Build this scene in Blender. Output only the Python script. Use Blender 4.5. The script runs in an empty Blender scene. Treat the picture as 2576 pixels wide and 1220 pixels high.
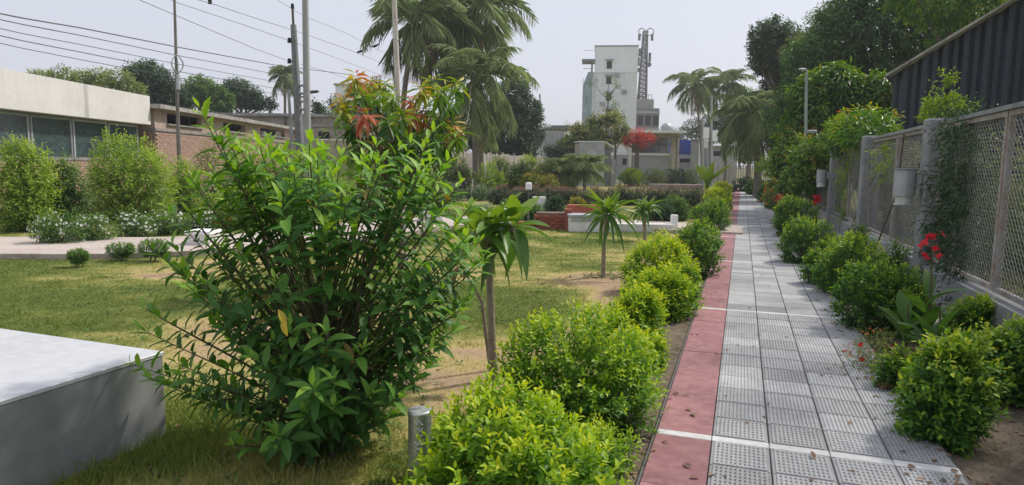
import bpy, math, random
import numpy as np
from mathutils import Vector, Matrix

S = bpy.context.scene
COL = S.collection
random.seed(7)
RNG = np.random.default_rng(7)
R = math.radians

# ------------------------------------------------------------------ camera
PITCH, ROLL, EYE, FPX = R(6.48), R(0.8), 1.6, 1716.0
cam_d = bpy.data.cameras.new('camera')
cam = bpy.data.objects.new('camera', cam_d)
COL.objects.link(cam)
cam_d.sensor_width = 36
cam_d.lens = 36 * FPX / 2576
cam_d.clip_start = 0.05
cam_d.clip_end = 2000
CM = Matrix.Rotation(math.pi / 2 - PITCH, 4, 'X') @ Matrix.Rotation(ROLL, 4, 'Z')
cam.matrix_world = Matrix.Translation((0, 0, EYE)) @ CM
S.camera = cam

# ------------------------------------------------------------------ world and sun
SUN_EL, SUN_AZ = R(50), R(58)            # azimuth clockwise from +Y
w = bpy.data.worlds.new('World')
S.world = w
w.use_nodes = True
nt = w.node_tree
bg = nt.nodes['Background']
sky = nt.nodes.new('ShaderNodeTexSky')
sky.sky_type = 'NISHITA'
sky.sun_disc = False
sky.sun_elevation = SUN_EL
sky.sun_rotation = SUN_AZ
sky.dust_density = 4.0
sky.air_density = 1.0
mx = nt.nodes.new('ShaderNodeMix')
mx.data_type = 'RGBA'
mx.inputs[0].default_value = 0.80
nt.links.new(sky.outputs[0], mx.inputs[6])
mx.inputs[7].default_value = (5.25, 5.4, 6.05, 1)     # pale veil of high haze
nt.links.new(mx.outputs[2], bg.inputs[0])
bg.inputs[1].default_value = 0.10
sl = bpy.data.lights.new('sun', 'SUN')
sl.energy = 2.4
sl.angle = R(3.0)
sl.color = (1.0, 0.94, 0.85)
so = bpy.data.objects.new('sun', sl)
COL.objects.link(so)
sd = Vector((math.sin(SUN_AZ) * math.cos(SUN_EL), math.cos(SUN_AZ) * math.cos(SUN_EL), math.sin(SUN_EL)))
so.rotation_euler = sd.to_track_quat('Z', 'Y').to_euler()
S.view_settings.view_transform = 'Standard'
S.view_settings.look = 'None'
S.view_settings.gamma = 1
S.view_settings.exposure = 0.58
S.view_settings.use_curve_mapping = False

# ------------------------------------------------------------------ helpers
def ray(px, py):
    return CM.to_3x3() @ Vector(((px - 1288) / FPX, -(py - 610) / FPX, -1))

def G(px, py, z=0.0):
    d = ray(px, py)
    k = (z - EYE) / d.z
    return Vector((d.x * k, d.y * k, z))

def A(px, py, Y):
    d = ray(px, py)
    k = Y / d.y
    return Vector((d.x * k, Y, EYE + d.z * k))

def tag(o, label=None, cat=None, group=None, kind=None):
    if label: o['label'] = label
    if cat: o['category'] = cat
    if group: o['group'] = group
    if kind: o['kind'] = kind
    return o

def thing(name, label, cat, loc=(0, 0, 0), rz=0.0, group=None):
    o = bpy.data.objects.new(name, None)
    o.empty_display_size = 0.2
    COL.objects.link(o)
    o.location = loc
    o.rotation_euler = (0, 0, rz)
    return tag(o, label, cat, group)

def link(name, me, parent=None, loc=None):
    o = bpy.data.objects.new(name, me)
    COL.objects.link(o)
    if parent: o.parent = parent
    if loc is not None: o.location = loc
    return o

def tri_mesh(name, V, F, tint=None, m=None, smooth=False, midx=None):
    V = np.asarray(V, dtype=np.float32).reshape(-1, 3)
    F = np.asarray(F, dtype=np.int32).reshape(-1, 3)
    me = bpy.data.meshes.new(name)
    me.vertices.add(len(V)); me.vertices.foreach_set('co', V.ravel())
    me.loops.add(F.size); me.loops.foreach_set('vertex_index', F.ravel())
    me.polygons.add(len(F))
    me.polygons.foreach_set('loop_start', np.arange(0, F.size, 3, dtype=np.int32))
    if midx is not None: me.polygons.foreach_set('material_index', np.asarray(midx, dtype=np.int32))
    if tint is not None:
        a = me.attributes.new('tint', 'FLOAT', 'POINT')
        a.data.foreach_set('value', np.asarray(tint, dtype=np.float32).ravel())
    for mm in (m if isinstance(m, (list, tuple)) else [m]):
        if mm: me.materials.append(mm)
    me.update(calc_edges=True)
    if smooth: me.polygons.foreach_set('use_smooth', np.ones(len(F), dtype=bool))
    return me

class MB:
    """collects boxes, tubes and polygons into one mesh"""
    def __init__(s): s.v = []; s.f = []; s.mi = []; s.sm = []
    def add(s, vs, fs, mi=0, smooth=False):
        b = len(s.v); s.v += [tuple(v) for v in vs]
        s.f += [tuple(i + b for i in f) for f in fs]; s.mi += [mi] * len(fs); s.sm += [smooth] * len(fs)
        return s
    def box(s, x0, y0, z0, x1, y1, z1, mi=0):
        v = [(x0,y0,z0),(x1,y0,z0),(x1,y1,z0),(x0,y1,z0),(x0,y0,z1),(x1,y0,z1),(x1,y1,z1),(x0,y1,z1)]
        return s.add(v, [(0,3,2,1),(4,5,6,7),(0,1,5,4),(1,2,6,5),(2,3,7,6),(3,0,4,7)], mi)
    def bbox(s, x0, y0, z0, x1, y1, z1, b=0.01, mi=0):
        """box with chamfered upright and top edges"""
        lv = []
        def ring(x0, y0, x1, y1, z, c):
            return [(x0+c,y0,z),(x1-c,y0,z),(x1,y0+c,z),(x1,y1-c,z),(x1-c,y1,z),(x0+c,y1,z),(x0,y1-c,z),(x0,y0+c,z)]
        v = ring(x0,y0,x1,y1,z0,b) + ring(x0,y0,x1,y1,z1-b,b) + ring(x0+b,y0+b,x1-b,y1-b,z1,b*.5)
        f = [tuple(range(7,-1,-1)), tuple(range(16,24))]
        for k in (0, 8):
            for i in range(8):
                j = (i+1) % 8
                f.append((k+i, k+j, k+8+j, k+8+i))
        return s.add(v, f, mi)
    def obox(s, o, ax, ay, az, mi=0):
        o = Vector(o); ax = Vector(ax); ay = Vector(ay); az = Vector(az)
        v = [o,o+ax,o+ax+ay,o+ay,o+az,o+ax+az,o+ax+ay+az,o+ay+az]
        return s.add(v, [(0,3,2,1),(4,5,6,7),(0,1,5,4),(1,2,6,5),(2,3,7,6),(3,0,4,7)], mi)
    def tube(s, pts, rad, n=6, mi=0, cap=True, smooth=True):
        pts = [Vector(p) for p in pts]
        if not isinstance(rad, (list, tuple)): rad = [rad] * len(pts)
        vs = []; fs = []
        ref = Vector((0.3, 0.2, 1)) if abs((pts[-1]-pts[0]).normalized().z) < .9 else Vector((1, .2, 0))
        for i, p in enumerate(pts):
            t = (pts[min(i+1, len(pts)-1)] - pts[max(i-1, 0)]).normalized()
            a = t.cross(ref).normalized(); b = t.cross(a)
            for k in range(n):
                an = 2*math.pi*k/n
                vs.append(p + (a*math.cos(an) + b*math.sin(an)) * rad[i])
        for i in range(len(pts)-1):
            for k in range(n):
                j = (k+1) % n
                fs.append((i*n+k, i*n+j, (i+1)*n+j, (i+1)*n+k))
        s.add(vs, fs, mi, smooth)
        if cap:
            s.add(vs[:n], [tuple(range(n))[::-1]], mi); s.add(vs[-n:], [tuple(range(n))], mi)
        return s
    def build(s, name, m=None, parent=None, loc=None):
        me = bpy.data.meshes.new(name)
        me.from_pydata(s.v, [], s.f)
        for mm in (m if isinstance(m, (list, tuple)) else [m]):
            if mm: me.materials.append(mm)
        me.polygons.foreach_set('material_index', s.mi)
        me.polygons.foreach_set('use_smooth', s.sm)
        me.update()
        return link(name, me, parent, loc)

# ------------------------------------------------------------------ materials
def nodes(name):
    m = bpy.data.materials.new(name); m.use_nodes = True
    nt = m.node_tree
    return m, nt, nt.nodes['Principled BSDF'], nt.nodes['Material Output']

def surf(name, c1, c2=None, c3=None, scale=4.0, rough=0.85, bump=0.25, bscale=60, spec=0.3, metal=0.0, stretch=(1,1,1), streak=0):
    """mottled surface: two noises mix three colours, fine bump; streak adds vertical rain stains"""
    m, nt, p, out = nodes(name)
    N = nt.nodes.new; L = nt.links.new
    c2 = c2 or tuple(x*0.75 for x in c1); c3 = c3 or tuple(min(1, x*1.18) for x in c1)
    tc = N('ShaderNodeTexCoord'); mp = N('ShaderNodeMapping'); mp.inputs[3].default_value = stretch
    L(tc.outputs['Object'], mp.inputs[0])
    oi = N('ShaderNodeObjectInfo')
    ad = N('ShaderNodeVectorMath'); ad.operation = 'ADD'
    sc = N('ShaderNodeVectorMath'); sc.operation = 'SCALE'; sc.inputs[3].default_value = 9.0
    cx = N('ShaderNodeCombineXYZ')
    L(oi.outputs['Random'], cx.inputs[0]); L(oi.outputs['Random'], cx.inputs[1])
    L(cx.outputs[0], sc.inputs[0]); L(mp.outputs[0], ad.inputs[0]); L(sc.outputs[0], ad.inputs[1])
    n1 = N('ShaderNodeTexNoise'); n1.inputs['Scale'].default_value = scale; n1.inputs['Detail'].default_value = 6
    n2 = N('ShaderNodeTexNoise'); n2.inputs['Scale'].default_value = scale*5.3; n2.inputs['Detail'].default_value = 4
    L(ad.outputs[0], n1.inputs[0]); L(ad.outputs[0], n2.inputs[0])
    r1 = N('ShaderNodeMapRange'); r1.inputs[1].default_value = .38; r1.inputs[2].default_value = .64
    r2 = N('ShaderNodeMapRange'); r2.inputs[1].default_value = .42; r2.inputs[2].default_value = .70
    L(n1.outputs[0], r1.inputs[0]); L(n2.outputs[0], r2.inputs[0])
    m1 = N('ShaderNodeMix'); m1.data_type = 'RGBA'; m1.inputs[6].default_value = (*c1,1); m1.inputs[7].default_value = (*c2,1)
    m2 = N('ShaderNodeMix'); m2.data_type = 'RGBA'; m2.inputs[7].default_value = (*c3,1)
    ml = N('ShaderNodeMath'); ml.operation = 'MULTIPLY'; ml.inputs[1].default_value = .6
    L(r1.outputs[0], m1.inputs[0]); L(r2.outputs[0], ml.inputs[0]); L(ml.outputs[0], m2.inputs[0]); L(m1.outputs[2], m2.inputs[6])
    last = m2.outputs[2]
    if streak:
        mp2 = N('ShaderNodeMapping'); mp2.inputs[3].default_value = (5, 5, .35)
        L(tc.outputs['Object'], mp2.inputs[0])
        n3 = N('ShaderNodeTexNoise'); n3.inputs['Scale'].default_value = 1.0; n3.inputs['Detail'].default_value = 5
        L(mp2.outputs[0], n3.inputs[0])
        r3 = N('ShaderNodeMapRange'); r3.inputs[1].default_value = .5; r3.inputs[2].default_value = .75; r3.inputs[4].default_value = streak
        L(n3.outputs[0], r3.inputs[0])
        m3 = N('ShaderNodeMix'); m3.data_type = 'RGBA'; m3.inputs[7].default_value = (*[x*.35 for x in c1],1)
        L(r3.outputs[0], m3.inputs[0]); L(last, m3.inputs[6]); last = m3.outputs[2]
    # a small brightness change from object to object
    hs = N('ShaderNodeHueSaturation'); mr = N('ShaderNodeMapRange'); mr.inputs[3].default_value = .85; mr.inputs[4].default_value = 1.13
    L(oi.outputs['Random'], mr.inputs[0]); L(mr.outputs[0], hs.inputs['Value']); L(last, hs.inputs['Color'])
    L(hs.outputs[0], p.inputs['Base Color'])
    p.inputs['Roughness'].default_value = rough; p.inputs['Metallic'].default_value = metal
    p.inputs['Specular IOR Level'].default_value = spec
    if bump:
        nb = N('ShaderNodeTexNoise'); nb.inputs['Scale'].default_value = bscale; nb.inputs['Detail'].default_value = 5
        bp = N('ShaderNodeBump'); bp.inputs['Strength'].default_value = bump; bp.inputs['Distance'].default_value = .01
        L(ad.outputs[0], nb.inputs[0]); L(nb.outputs[0], bp.inputs['Height']); L(bp.outputs[0], p.inputs['Normal'])
    return m

def leafmat(name, stops, rough=0.5, trans=0.3, spec=0.35, var=.35):
    """leaf colour from the leaf's own 'tint' value (0 old, 1 young)"""
    m, nt, p, out = nodes(name)
    N = nt.nodes.new; L = nt.links.new
    at = N('ShaderNodeAttribute'); at.attribute_name = 'tint'
    cr = N('ShaderNodeValToRGB')
    e = cr.color_ramp.elements
    e[0].position, e[0].color = stops[0][0], (*stops[0][1], 1)
    e[1].position, e[1].color = stops[-1][0], (*stops[-1][1], 1)
    for pos, c in stops[1:-1]:
        k = e.new(pos); k.color = (*c, 1)
    L(at.outputs['Fac'], cr.inputs[0])
    L(cr.outputs[0], p.inputs['Base Color'])
    p.inputs['Roughness'].default_value = rough
    p.inputs['Specular IOR Level'].default_value = spec
    tr = N('ShaderNodeBsdfTranslucent')
    hs = N('ShaderNodeHueSaturation'); hs.inputs['Saturation'].default_value = 1.15; hs.inputs['Value'].default_value = 1.5
    hs.inputs['Hue'].default_value = .488
    L(cr.outputs[0], hs.inputs['Color']); L(hs.outputs[0], tr.inputs[0])
    ms = N('ShaderNodeMixShader'); ms.inputs[0].default_value = trans
    L(p.outputs[0], ms.inputs[1]); L(tr.outputs[0], ms.inputs[2]); L(ms.outputs[0], out.inputs[0])
    return m

M = {}
M['concrete'] = surf('concrete', (.30,.31,.32), (.22,.23,.23), (.38,.38,.39), 2.2, .9, .35, 90, streak=.25)
M['concrete_dark'] = surf('concrete_dark', (.185,.19,.195), (.13,.135,.14), (.24,.24,.24), 2.5, .92, .3, 80, streak=.3)
M['bench_side'] = surf('bench_side', (.34,.35,.355), (.27,.28,.285), (.40,.41,.41), 1.6, .85, .12, 120, streak=.2)
M['marble'] = surf('marble', (.58,.59,.62), (.49,.50,.52), (.64,.65,.67), 3, .3, .02, 40, spec=.5)
M['white_paint'] = surf('white_paint', (.80,.78,.75), (.72,.69,.66), (.83,.82,.80), 1.2, .8, .15, 60, streak=.12)
M['tower_white'] = surf('tower_white', (.72,.74,.79), (.66,.68,.73), (.76,.78,.82), .25, .8, .1, 10, streak=.1)
M['tower_side'] = surf('tower_side', (.78,.79,.80), (.73,.74,.75), (.82,.82,.82), .25, .8, .1, 10, streak=.1)
M['beige'] = surf('beige', (.42,.38,.31), (.30,.27,.22), (.50,.46,.39), .8, .9, .2, 40, streak=.4)
M['pinkplaster'] = surf('pinkplaster', (.50,.38,.32), (.38,.28,.24), (.58,.48,.42), 1.5, .9, .3, 40, streak=.3)
M['brick_old'] = surf('brick_old', (.44,.27,.21), (.34,.22,.18), (.58,.45,.38), 8, .95, .4, 60)
M['brick_red'] = surf('brick_red', (.33,.095,.06), (.25,.07,.05), (.42,.16,.11), 8, .85, .3, 60)
M['mortar'] = surf('mortar', (.40,.35,.31), None, None, 5, .95, .3, 60)
M['mortar_red'] = surf('mortar_red', (.28,.12,.09), None, None, 5, .95, .3, 60)
M['dark'] = surf('dark', (.015,.015,.017), None, None, 3, .8, 0)
M['roof_slab'] = surf('roof_slab', (.36,.34,.32), (.22,.20,.19), (.45,.44,.42), 2, .95, .3, 40, streak=.4)
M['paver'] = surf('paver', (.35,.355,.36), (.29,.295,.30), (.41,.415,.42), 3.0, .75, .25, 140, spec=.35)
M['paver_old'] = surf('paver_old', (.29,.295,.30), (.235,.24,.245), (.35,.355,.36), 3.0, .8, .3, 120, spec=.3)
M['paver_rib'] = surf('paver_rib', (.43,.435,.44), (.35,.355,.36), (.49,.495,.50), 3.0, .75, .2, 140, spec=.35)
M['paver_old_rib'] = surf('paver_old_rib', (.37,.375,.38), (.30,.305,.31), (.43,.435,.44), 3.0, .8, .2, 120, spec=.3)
M['pink_paver'] = surf('pink_paver', (.30,.140,.150), (.225,.105,.112), (.39,.215,.21), 2.6, .75, .3, 130)
M['white_strip'] = surf('white_strip', (.60,.60,.60), (.50,.49,.48), (.68,.68,.68), 4, .7, .1, 60)
M['grout'] = surf('grout', (.17,.165,.155), None, None, 12, .95, .3, 80)
M['soil'] = surf('soil', (.175,.135,.10), (.10,.08,.06), (.27,.22,.16), 2.2, .98, .9, 45)
M['tanpath'] = surf('tanpath', (.55,.48,.43), (.46,.39,.34), (.62,.56,.50), 1.3, .95, .4, 30)
M['kerb'] = surf('kerb', (.42,.36,.32), (.28,.22,.18), None, 4, .95, .4, 40)
M['planks'] = surf('planks', (.37,.34,.33), (.27,.24,.23), (.50,.47,.46), 1.5, .9, .3, 50, stretch=(4,4,.5))
M['bark'] = surf('bark', (.17,.135,.11), (.09,.07,.06), (.26,.22,.19), 7, .95, .7, 40, stretch=(1,1,.5))
M['bark_pale'] = surf('bark_pale', (.30,.25,.20), (.20,.155,.125), (.40,.35,.29), 9, .9, .7, 40, stretch=(1,1,.6))
M['stem_green'] = surf('stem_green', (.10,.11,.04), (.07,.06,.03), (.15,.16,.07), 9, .7, .3, 60)
M['palm_trunk'] = surf('palm_trunk', (.20,.175,.15), (.12,.10,.085), (.29,.26,.23), 4, .95, .6, 30, stretch=(1,1,4))
M['steel'] = surf('steel', (.60,.61,.62), (.52,.53,.54), (.68,.68,.69), 8, .38, .05, 200, metal=.8, stretch=(1,1,8))
M['steel_top'] = surf('steel_top', (.70,.72,.75), None, None, 8, .35, .05, 200, metal=.6)
M['galv'] = surf('galv', (.46,.48,.50), (.38,.40,.42), (.56,.57,.58), 6, .55, .1, 60, metal=.35)
M['polewhite'] = surf('polewhite', (.62,.58,.54), (.45,.39,.34), (.72,.70,.67), 3, .75, .2, 60, stretch=(3,3,.8))
M['polegrey'] = surf('polegrey', (.36,.37,.37), (.28,.28,.28), (.44,.44,.43), 2, .8, .2, 40, stretch=(3,3,.6))
M['polegreen'] = surf('polegreen', (.30,.36,.34), (.24,.29,.27), (.38,.43,.41), 2, .7, .1, 40, stretch=(3,3,.6))
M['polebrown'] = surf('polebrown', (.20,.18,.165), (.14,.125,.11), (.28,.26,.24), 2, .9, .3, 40, stretch=(3,3,.6))
M['iron'] = surf('iron', (.075,.07,.07), (.12,.075,.05), None, 9, .7, .2, 60)
M['rustpanel'] = surf('rustpanel', (.32,.31,.30), (.24,.17,.13), (.42,.41,.40), 9, .8, .2, 60)
M['wire'] = surf('wire', (.24,.24,.24), None, None, 5, .6, 0)
M['shed'] = surf('shed', (.022,.034,.055), (.014,.022,.036), (.036,.05,.078), 2, .4, .1, 40, spec=.5)
M['net'] = surf('net', (.30,.37,.41), (.18,.28,.31), (.42,.50,.52), .8, .9, .2, 10)
M['blue'] = surf('blue', (.02,.08,.42), None, None, 2, .6, .05)
M['glass'] = surf('glass', (.05,.09,.09), (.03,.05,.05), (.10,.15,.15), 1.5, .12, 0, spec=.8)
M['grey_render'] = surf('grey_render', (.40,.41,.44), (.33,.34,.37), (.46,.47,.49), .7, .85, .2, 20, streak=.15)
M['wire_grey'] = surf('wire_grey', (.13,.13,.14), None, None, 5, .7, 0)
M['lampglass'] = surf('lampglass', (.62,.64,.62), None, None, 12, .2, .1, spec=.6)
M['yellow_cloth'] = surf('yellow_cloth', (.72,.70,.10), None, None, 4, .9, .2)
M['pale_cloth'] = surf('pale_cloth', (.72,.62,.58), None, None, 4, .9, .2)
M['orange_cloth'] = surf('orange_cloth', (.55,.22,.10), None, None, 4, .9, .2)
M['rubble'] = surf('rubble', (.30,.27,.25), (.2,.15,.13), (.45,.42,.4), 6, .95, .5, 40)
for nm, c in dict(fl_white=(.80,.80,.76), fl_pink=(.60,.30,.48), fl_red=(.62,.02,.02), fl_orange=(.72,.20,.03), fl_yellow=(.78,.55,.04), fl_salmon=(.72,.22,.14)).items():
    M[nm] = leafmat(nm, [(0, tuple(x*.8 for x in c)), (1, c)], .6, .3)
M['lf_bush'] = leafmat('lf_bush', [(0,(.26,.19,.05)), (.07,(.036,.10,.027)), (.45,(.072,.19,.038)), (.8,(.16,.33,.050)), (1,(.30,.48,.07))], .5, .35, .3)
M['lf_old'] = leafmat('lf_old', [(0,(.55,.38,.05)), (1,(.60,.48,.08))], .5, .3)
M['lf_dur'] = leafmat('lf_dur', [(0,(.045,.12,.015)), (.3,(.11,.26,.020)), (.6,(.30,.46,.022)), (1,(.58,.62,.03))], .5, .33, .3)
M['lf_dur_dark'] = leafmat('lf_dur_dark', [(0,(.028,.085,.018)), (.4,(.065,.18,.025)), (.75,(.20,.35,.03)), (1,(.45,.52,.035))], .5, .3, .3)
M['lf_dark'] = leafmat('lf_dark', [(0,(.024,.052,.026)), (.5,(.045,.095,.038)), (1,(.11,.18,.06))], .5, .2, .35)
M['lf_mid'] = leafmat('lf_mid', [(0,(.045,.10,.026)), (.5,(.10,.20,.04)), (1,(.24,.36,.07))], .5, .28)
M['lf_light'] = leafmat('lf_light', [(0,(.11,.20,.03)), (.5,(.26,.39,.05)), (1,(.46,.56,.10))], .5, .33)
M['lf_olive'] = leafmat('lf_olive', [(0,(.10,.14,.045)), (.5,(.21,.27,.08)), (1,(.38,.42,.16))], .55, .28)
M['lf_mango'] = leafmat('lf_mango', [(0,(.035,.10,.022)), (.35,(.10,.22,.03)), (.55,(.28,.38,.05)), (.7,(.46,.36,.06)), (.84,(.50,.22,.09)), (1,(.44,.14,.08))], .4, .3, .45)
M['lf_mango_dark'] = leafmat('lf_mango_dark', [(0,(.028,.07,.024)), (.5,(.06,.14,.038)), (.85,(.16,.28,.06)), (1,(.26,.22,.09))], .45, .28, .4)
M['lf_palm'] = leafmat('lf_palm', [(0,(.11,.17,.08)), (.5,(.21,.285,.135)), (1,(.40,.44,.22))], .5, .38, .4)
M['lf_palm_dry'] = leafmat('lf_palm_dry', [(0,(.16,.13,.08)), (1,(.36,.29,.19))], .7, .25)
M['lf_plum'] = leafmat('lf_plum', [(0,(.035,.095,.022)), (.5,(.085,.19,.03)), (1,(.24,.36,.06))], .38, .3, .4)
M['lf_burg'] = leafmat('lf_burg', [(0,(.03,.07,.03)), (.5,(.075,.12,.055)), (.75,(.20,.15,.11)), (1,(.32,.15,.12))], .5, .2)
M['lf_varieg'] = leafmat('lf_varieg', [(0,(.05,.11,.04)), (.5,(.15,.23,.10)), (.72,(.46,.50,.36)), (1,(.70,.72,.60))], .5, .25)
M['lf_croton'] = leafmat('lf_croton', [(0,(.06,.12,.03)), (.5,(.24,.28,.05)), (.75,(.50,.33,.05)), (1,(.55,.16,.05))], .45, .25)
M['lf_flame'] = leafmat('lf_flame', [(0,(.30,.05,.03)), (1,(.62,.13,.07))], .6, .3)
M['lf_dead'] = leafmat('lf_dead', [(0,(.14,.09,.055)), (1,(.33,.22,.14))], .8, .15)
M['grass'] = leafmat('grass', [(0,(.10,.16,.032)), (.4,(.22,.27,.06)), (.72,(.44,.40,.14)), (1,(.50,.37,.20))], .7, .25, .2)

# ------------------------------------------------------------------ lawn dryness field (real patches of dry turf)
_g = np.random.default_rng(11).random((128, 128))
def vnoise(x, y, s):
    x = np.asarray(x)/s; y = np.asarray(y)/s
    xi = np.floor(x).astype(int); yi = np.floor(y).astype(int)
    fx = x-xi; fy = y-yi; fx = fx*fx*(3-2*fx); fy = fy*fy*(3-2*fy)
    g = lambda a, b: _g[a % 128, b % 128]
    return (g(xi,yi)*(1-fx)+g(xi+1,yi)*fx)*(1-fy) + (g(xi,yi+1)*(1-fx)+g(xi+1,yi+1)*fx)*fy
SL = 0.335                                   # the path runs X = X0 + SL*Y
PX0, PY0 = 0.86, 3.85
def path_x(Y): return PX0 + SL*(Y-PY0)
BARE = [(-.12,4.96,.85),(-.45,4.6,.75),(1.33,9.8,1.0),(1.95,9.3,.9),(2.9,14.8,.8),(1.1,7.2,.35),(1.6,8.3,.5),(-1.0,3.3,1.0),(-2.6,6.4,1.0),(-4.6,9.4,.7),(.9,16.2,.8),(-1.0,15.2,.8),(-4.6,10.8,.6),(2.3,11.2,.6)]
def dry(x, y):
    v = .50*vnoise(x, y*1.6, 1.9) + .28*vnoise(x+31, y*1.7+7, .62) + .22*vnoise(x+5, y*2+3, .21)
    v = (v-.5)*1.55 + .27
    for bx, by, br in BARE:
        d2 = ((x-bx)**2 + (y-by)**2) / br**2
        v = v + .55*np.exp(-d2*1.3)
    d = path_x(y) - x                        # worn strip beside the hedge
    v = v + .45*np.exp(-((d-.95)/.45)**2) * np.clip((y-5.5)/2, 0, 1) * (vnoise(x, y, 1.1) > .3)
    return np.clip(v, 0, 1)

# ------------------------------------------------------------------ ground
mg, ntg, pg, og = nodes('ground_earth')
N_ = ntg.nodes.new; L_ = ntg.links.new
a_ = N_('ShaderNodeAttribute'); a_.attribute_name = 'tint'
tc_ = N_('ShaderNodeTexCoord')
no_ = N_('ShaderNodeTexNoise'); no_.inputs['Scale'].default_value = 9; no_.inputs['Detail'].default_value = 9; no_.inputs['Roughness'].default_value = .75
L_(tc_.outputs['Object'], no_.inputs[0])
ma_ = N_('ShaderNodeMath'); ma_.operation = 'MULTIPLY_ADD'; ma_.inputs[1].default_value = .55; L_(no_.outputs[0], ma_.inputs[0])
sb_ = N_('ShaderNodeMath'); sb_.operation = 'SUBTRACT'; sb_.inputs[1].default_value = .275; L_(a_.outputs['Fac'], sb_.inputs[0]); L_(sb_.outputs[0], ma_.inputs[2])
cr_ = N_('ShaderNodeValToRGB'); e_ = cr_.color_ramp.elements
e_[0].position = .12; e_[0].color = (.12,.15,.038,1); e_[1].position = .95; e_[1].color = (.40,.285,.19,1)
k_ = e_.new(.42); k_.color = (.23,.24,.072,1)
k_ = e_.new(.68); k_.color = (.45,.36,.16,1)
L_(ma_.outputs[0], cr_.inputs[0]); L_(cr_.outputs[0], pg.inputs['Base Color'])
pg.inputs['Roughness'].default_value = .97; pg.inputs['Specular IOR Level'].default_value = .1
nb_ = N_('ShaderNodeTexNoise'); nb_.inputs['Scale'].default_value = 70; nb_.inputs['Detail'].default_value = 6
bp_ = N_('ShaderNodeBump'); bp_.inputs['Strength'].default_value = .9; bp_.inputs['Distance'].default_value = .02
L_(tc_.outputs['Object'], nb_.inputs[0]); L_(nb_.outputs[0], bp_.inputs['Height']); L_(bp_.outputs[0], pg.inputs['Normal'])
M['lawn'] = mg

def grid_sheet(name, xs, ys, z, f, m):
    X, Y = np.meshgrid(xs, ys)
    V = np.stack([X, Y, np.full_like(X, z) + (0 if not callable(f) else 0)], -1).reshape(-1, 3)
    nx, ny = len(xs), len(ys)
    i = (np.arange(ny-1)[:,None]*nx + np.arange(nx-1)[None,:]).ravel()
    F = np.concatenate([np.stack([i,i+1,i+nx+1],-1), np.stack([i,i+nx+1,i+nx],-1)])
    t = f(V[:,0], V[:,1]) if callable(f) else np.full(len(V), f)
    return link(name, tri_mesh(name, V, F, t, m))

gr = grid_sheet('ground', np.linspace(-900,900,31), np.linspace(-900,1500,31), -.004, .45, M['lawn']); tag(gr, kind='structure')
lw = grid_sheet('lawn', np.arange(-16, 9.01, .09), np.arange(-3, 27, .09), .0, dry, M['lawn']); tag(lw, kind='structure')

def strip(name, pts_l, pts_r, z, m, thick=0):
    mb = MB()
    n = len(pts_l)
    v = [(p[0],p[1],z) for p in pts_l] + [(p[0],p[1],z) for p in pts_r]
    mb.add(v, [(i, n+i, n+i+1, i+1) for i in range(n-1)])
    if thick:
        b = [(p[0],p[1],z-thick) for p in pts_l] + [(p[0],p[1],z-thick) for p in pts_r]
        for off in (0, n):
            for i in range(n-1):
                a0, a1 = off+i, off+i+1
                q = [v[a0], v[a1], b[a1], b[a0]]
                mb.add(q, [(0,1,2,3) if off == 0 else (3,2,1,0)])
    o = mb.build(name, m); tag(o, kind='structure'); return o

def rough_edge(base, amp, seed):
    r = random.Random(seed); return base + r.uniform(-amp, amp)
ys = [(-2 + .08*i) for i in range(760)]
strip('soil_bed', [(path_x(y) - .42 + .5*(float(vnoise(y, 3.3, .55))-.5)+.22*(float(vnoise(y, 9.3, .13))-.5), y) for y in ys], [(path_x(y)+.02, y) for y in ys], .004, M['soil'])
strip('soil_bed', [(path_x(y)+1.62, y) for y in ys], [(path_x(y)+3.2, y) for y in ys], .005, M['soil'])

# ------------------------------------------------------------------ cross path
cp = [(-22,10.6),(-14,11.4),(-9,12.1),(-6.4,12.5),(-4.4,14.4),(-2.4,18.0),(0,19.3),(2.5,18.9),(4.2,18.0),(5.9,17.4)]
def offs(pts, d):
    out = []
    for i, p in enumerate(pts):
        a = Vector(pts[max(i-1,0)]); b = Vector(pts[min(i+1,len(pts)-1)]); t = (b-a).normalized()
        out.append((p[0]-t.y*d, p[1]+t.x*d))
    return out
def smooth_pts(pts, k=5):
    out = []
    for i in range(len(pts)-1):
        p0 = Vector(pts[max(i-1,0)]); p1 = Vector(pts[i]); p2 = Vector(pts[i+1]); p3 = Vector(pts[min(i+2,len(pts)-1)])
        for j in range(k):
            t = j/k
            out.append(tuple(.5*((2*p1)+(p2-p0)*t+(2*p0-5*p1+4*p2-p3)*t*t+(3*p1-p0-3*p2+p3)*t**3)))
    out.append(tuple(pts[-1])); return out
cps = smooth_pts(cp, 6)
strip('garden_path', offs(cps, 1.45), offs(cps, -1.3), .05, M['tanpath'], .06)
k1 = offs(cps, -1.3); k2 = offs(cps, -1.45)
strip('kerb', k1, k2, .085, M['kerb'], .09)

# ------------------------------------------------------------------ footpath made of single pavers
ANG = math.atan(SL)
DV = Vector((math.sin(ANG), math.cos(ANG), 0)); NV = Vector((math.cos(ANG), -math.sin(ANG), 0))
O0 = Vector((PX0, PY0, 0))
def P(s, t, z=0.0):
    bend = 0.0
    if s > 38: bend = -((s-38)**2)*.0012
    return O0 + DV*s + NV*(t+bend) + Vector((0,0,z))
TW = .312
fp = thing('footpath', 'paved footpath of ribbed grey pavers with a pink border running into the distance', 'footpath', O0, -ANG)
tag(fp, kind='structure'); del fp['category']
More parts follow.
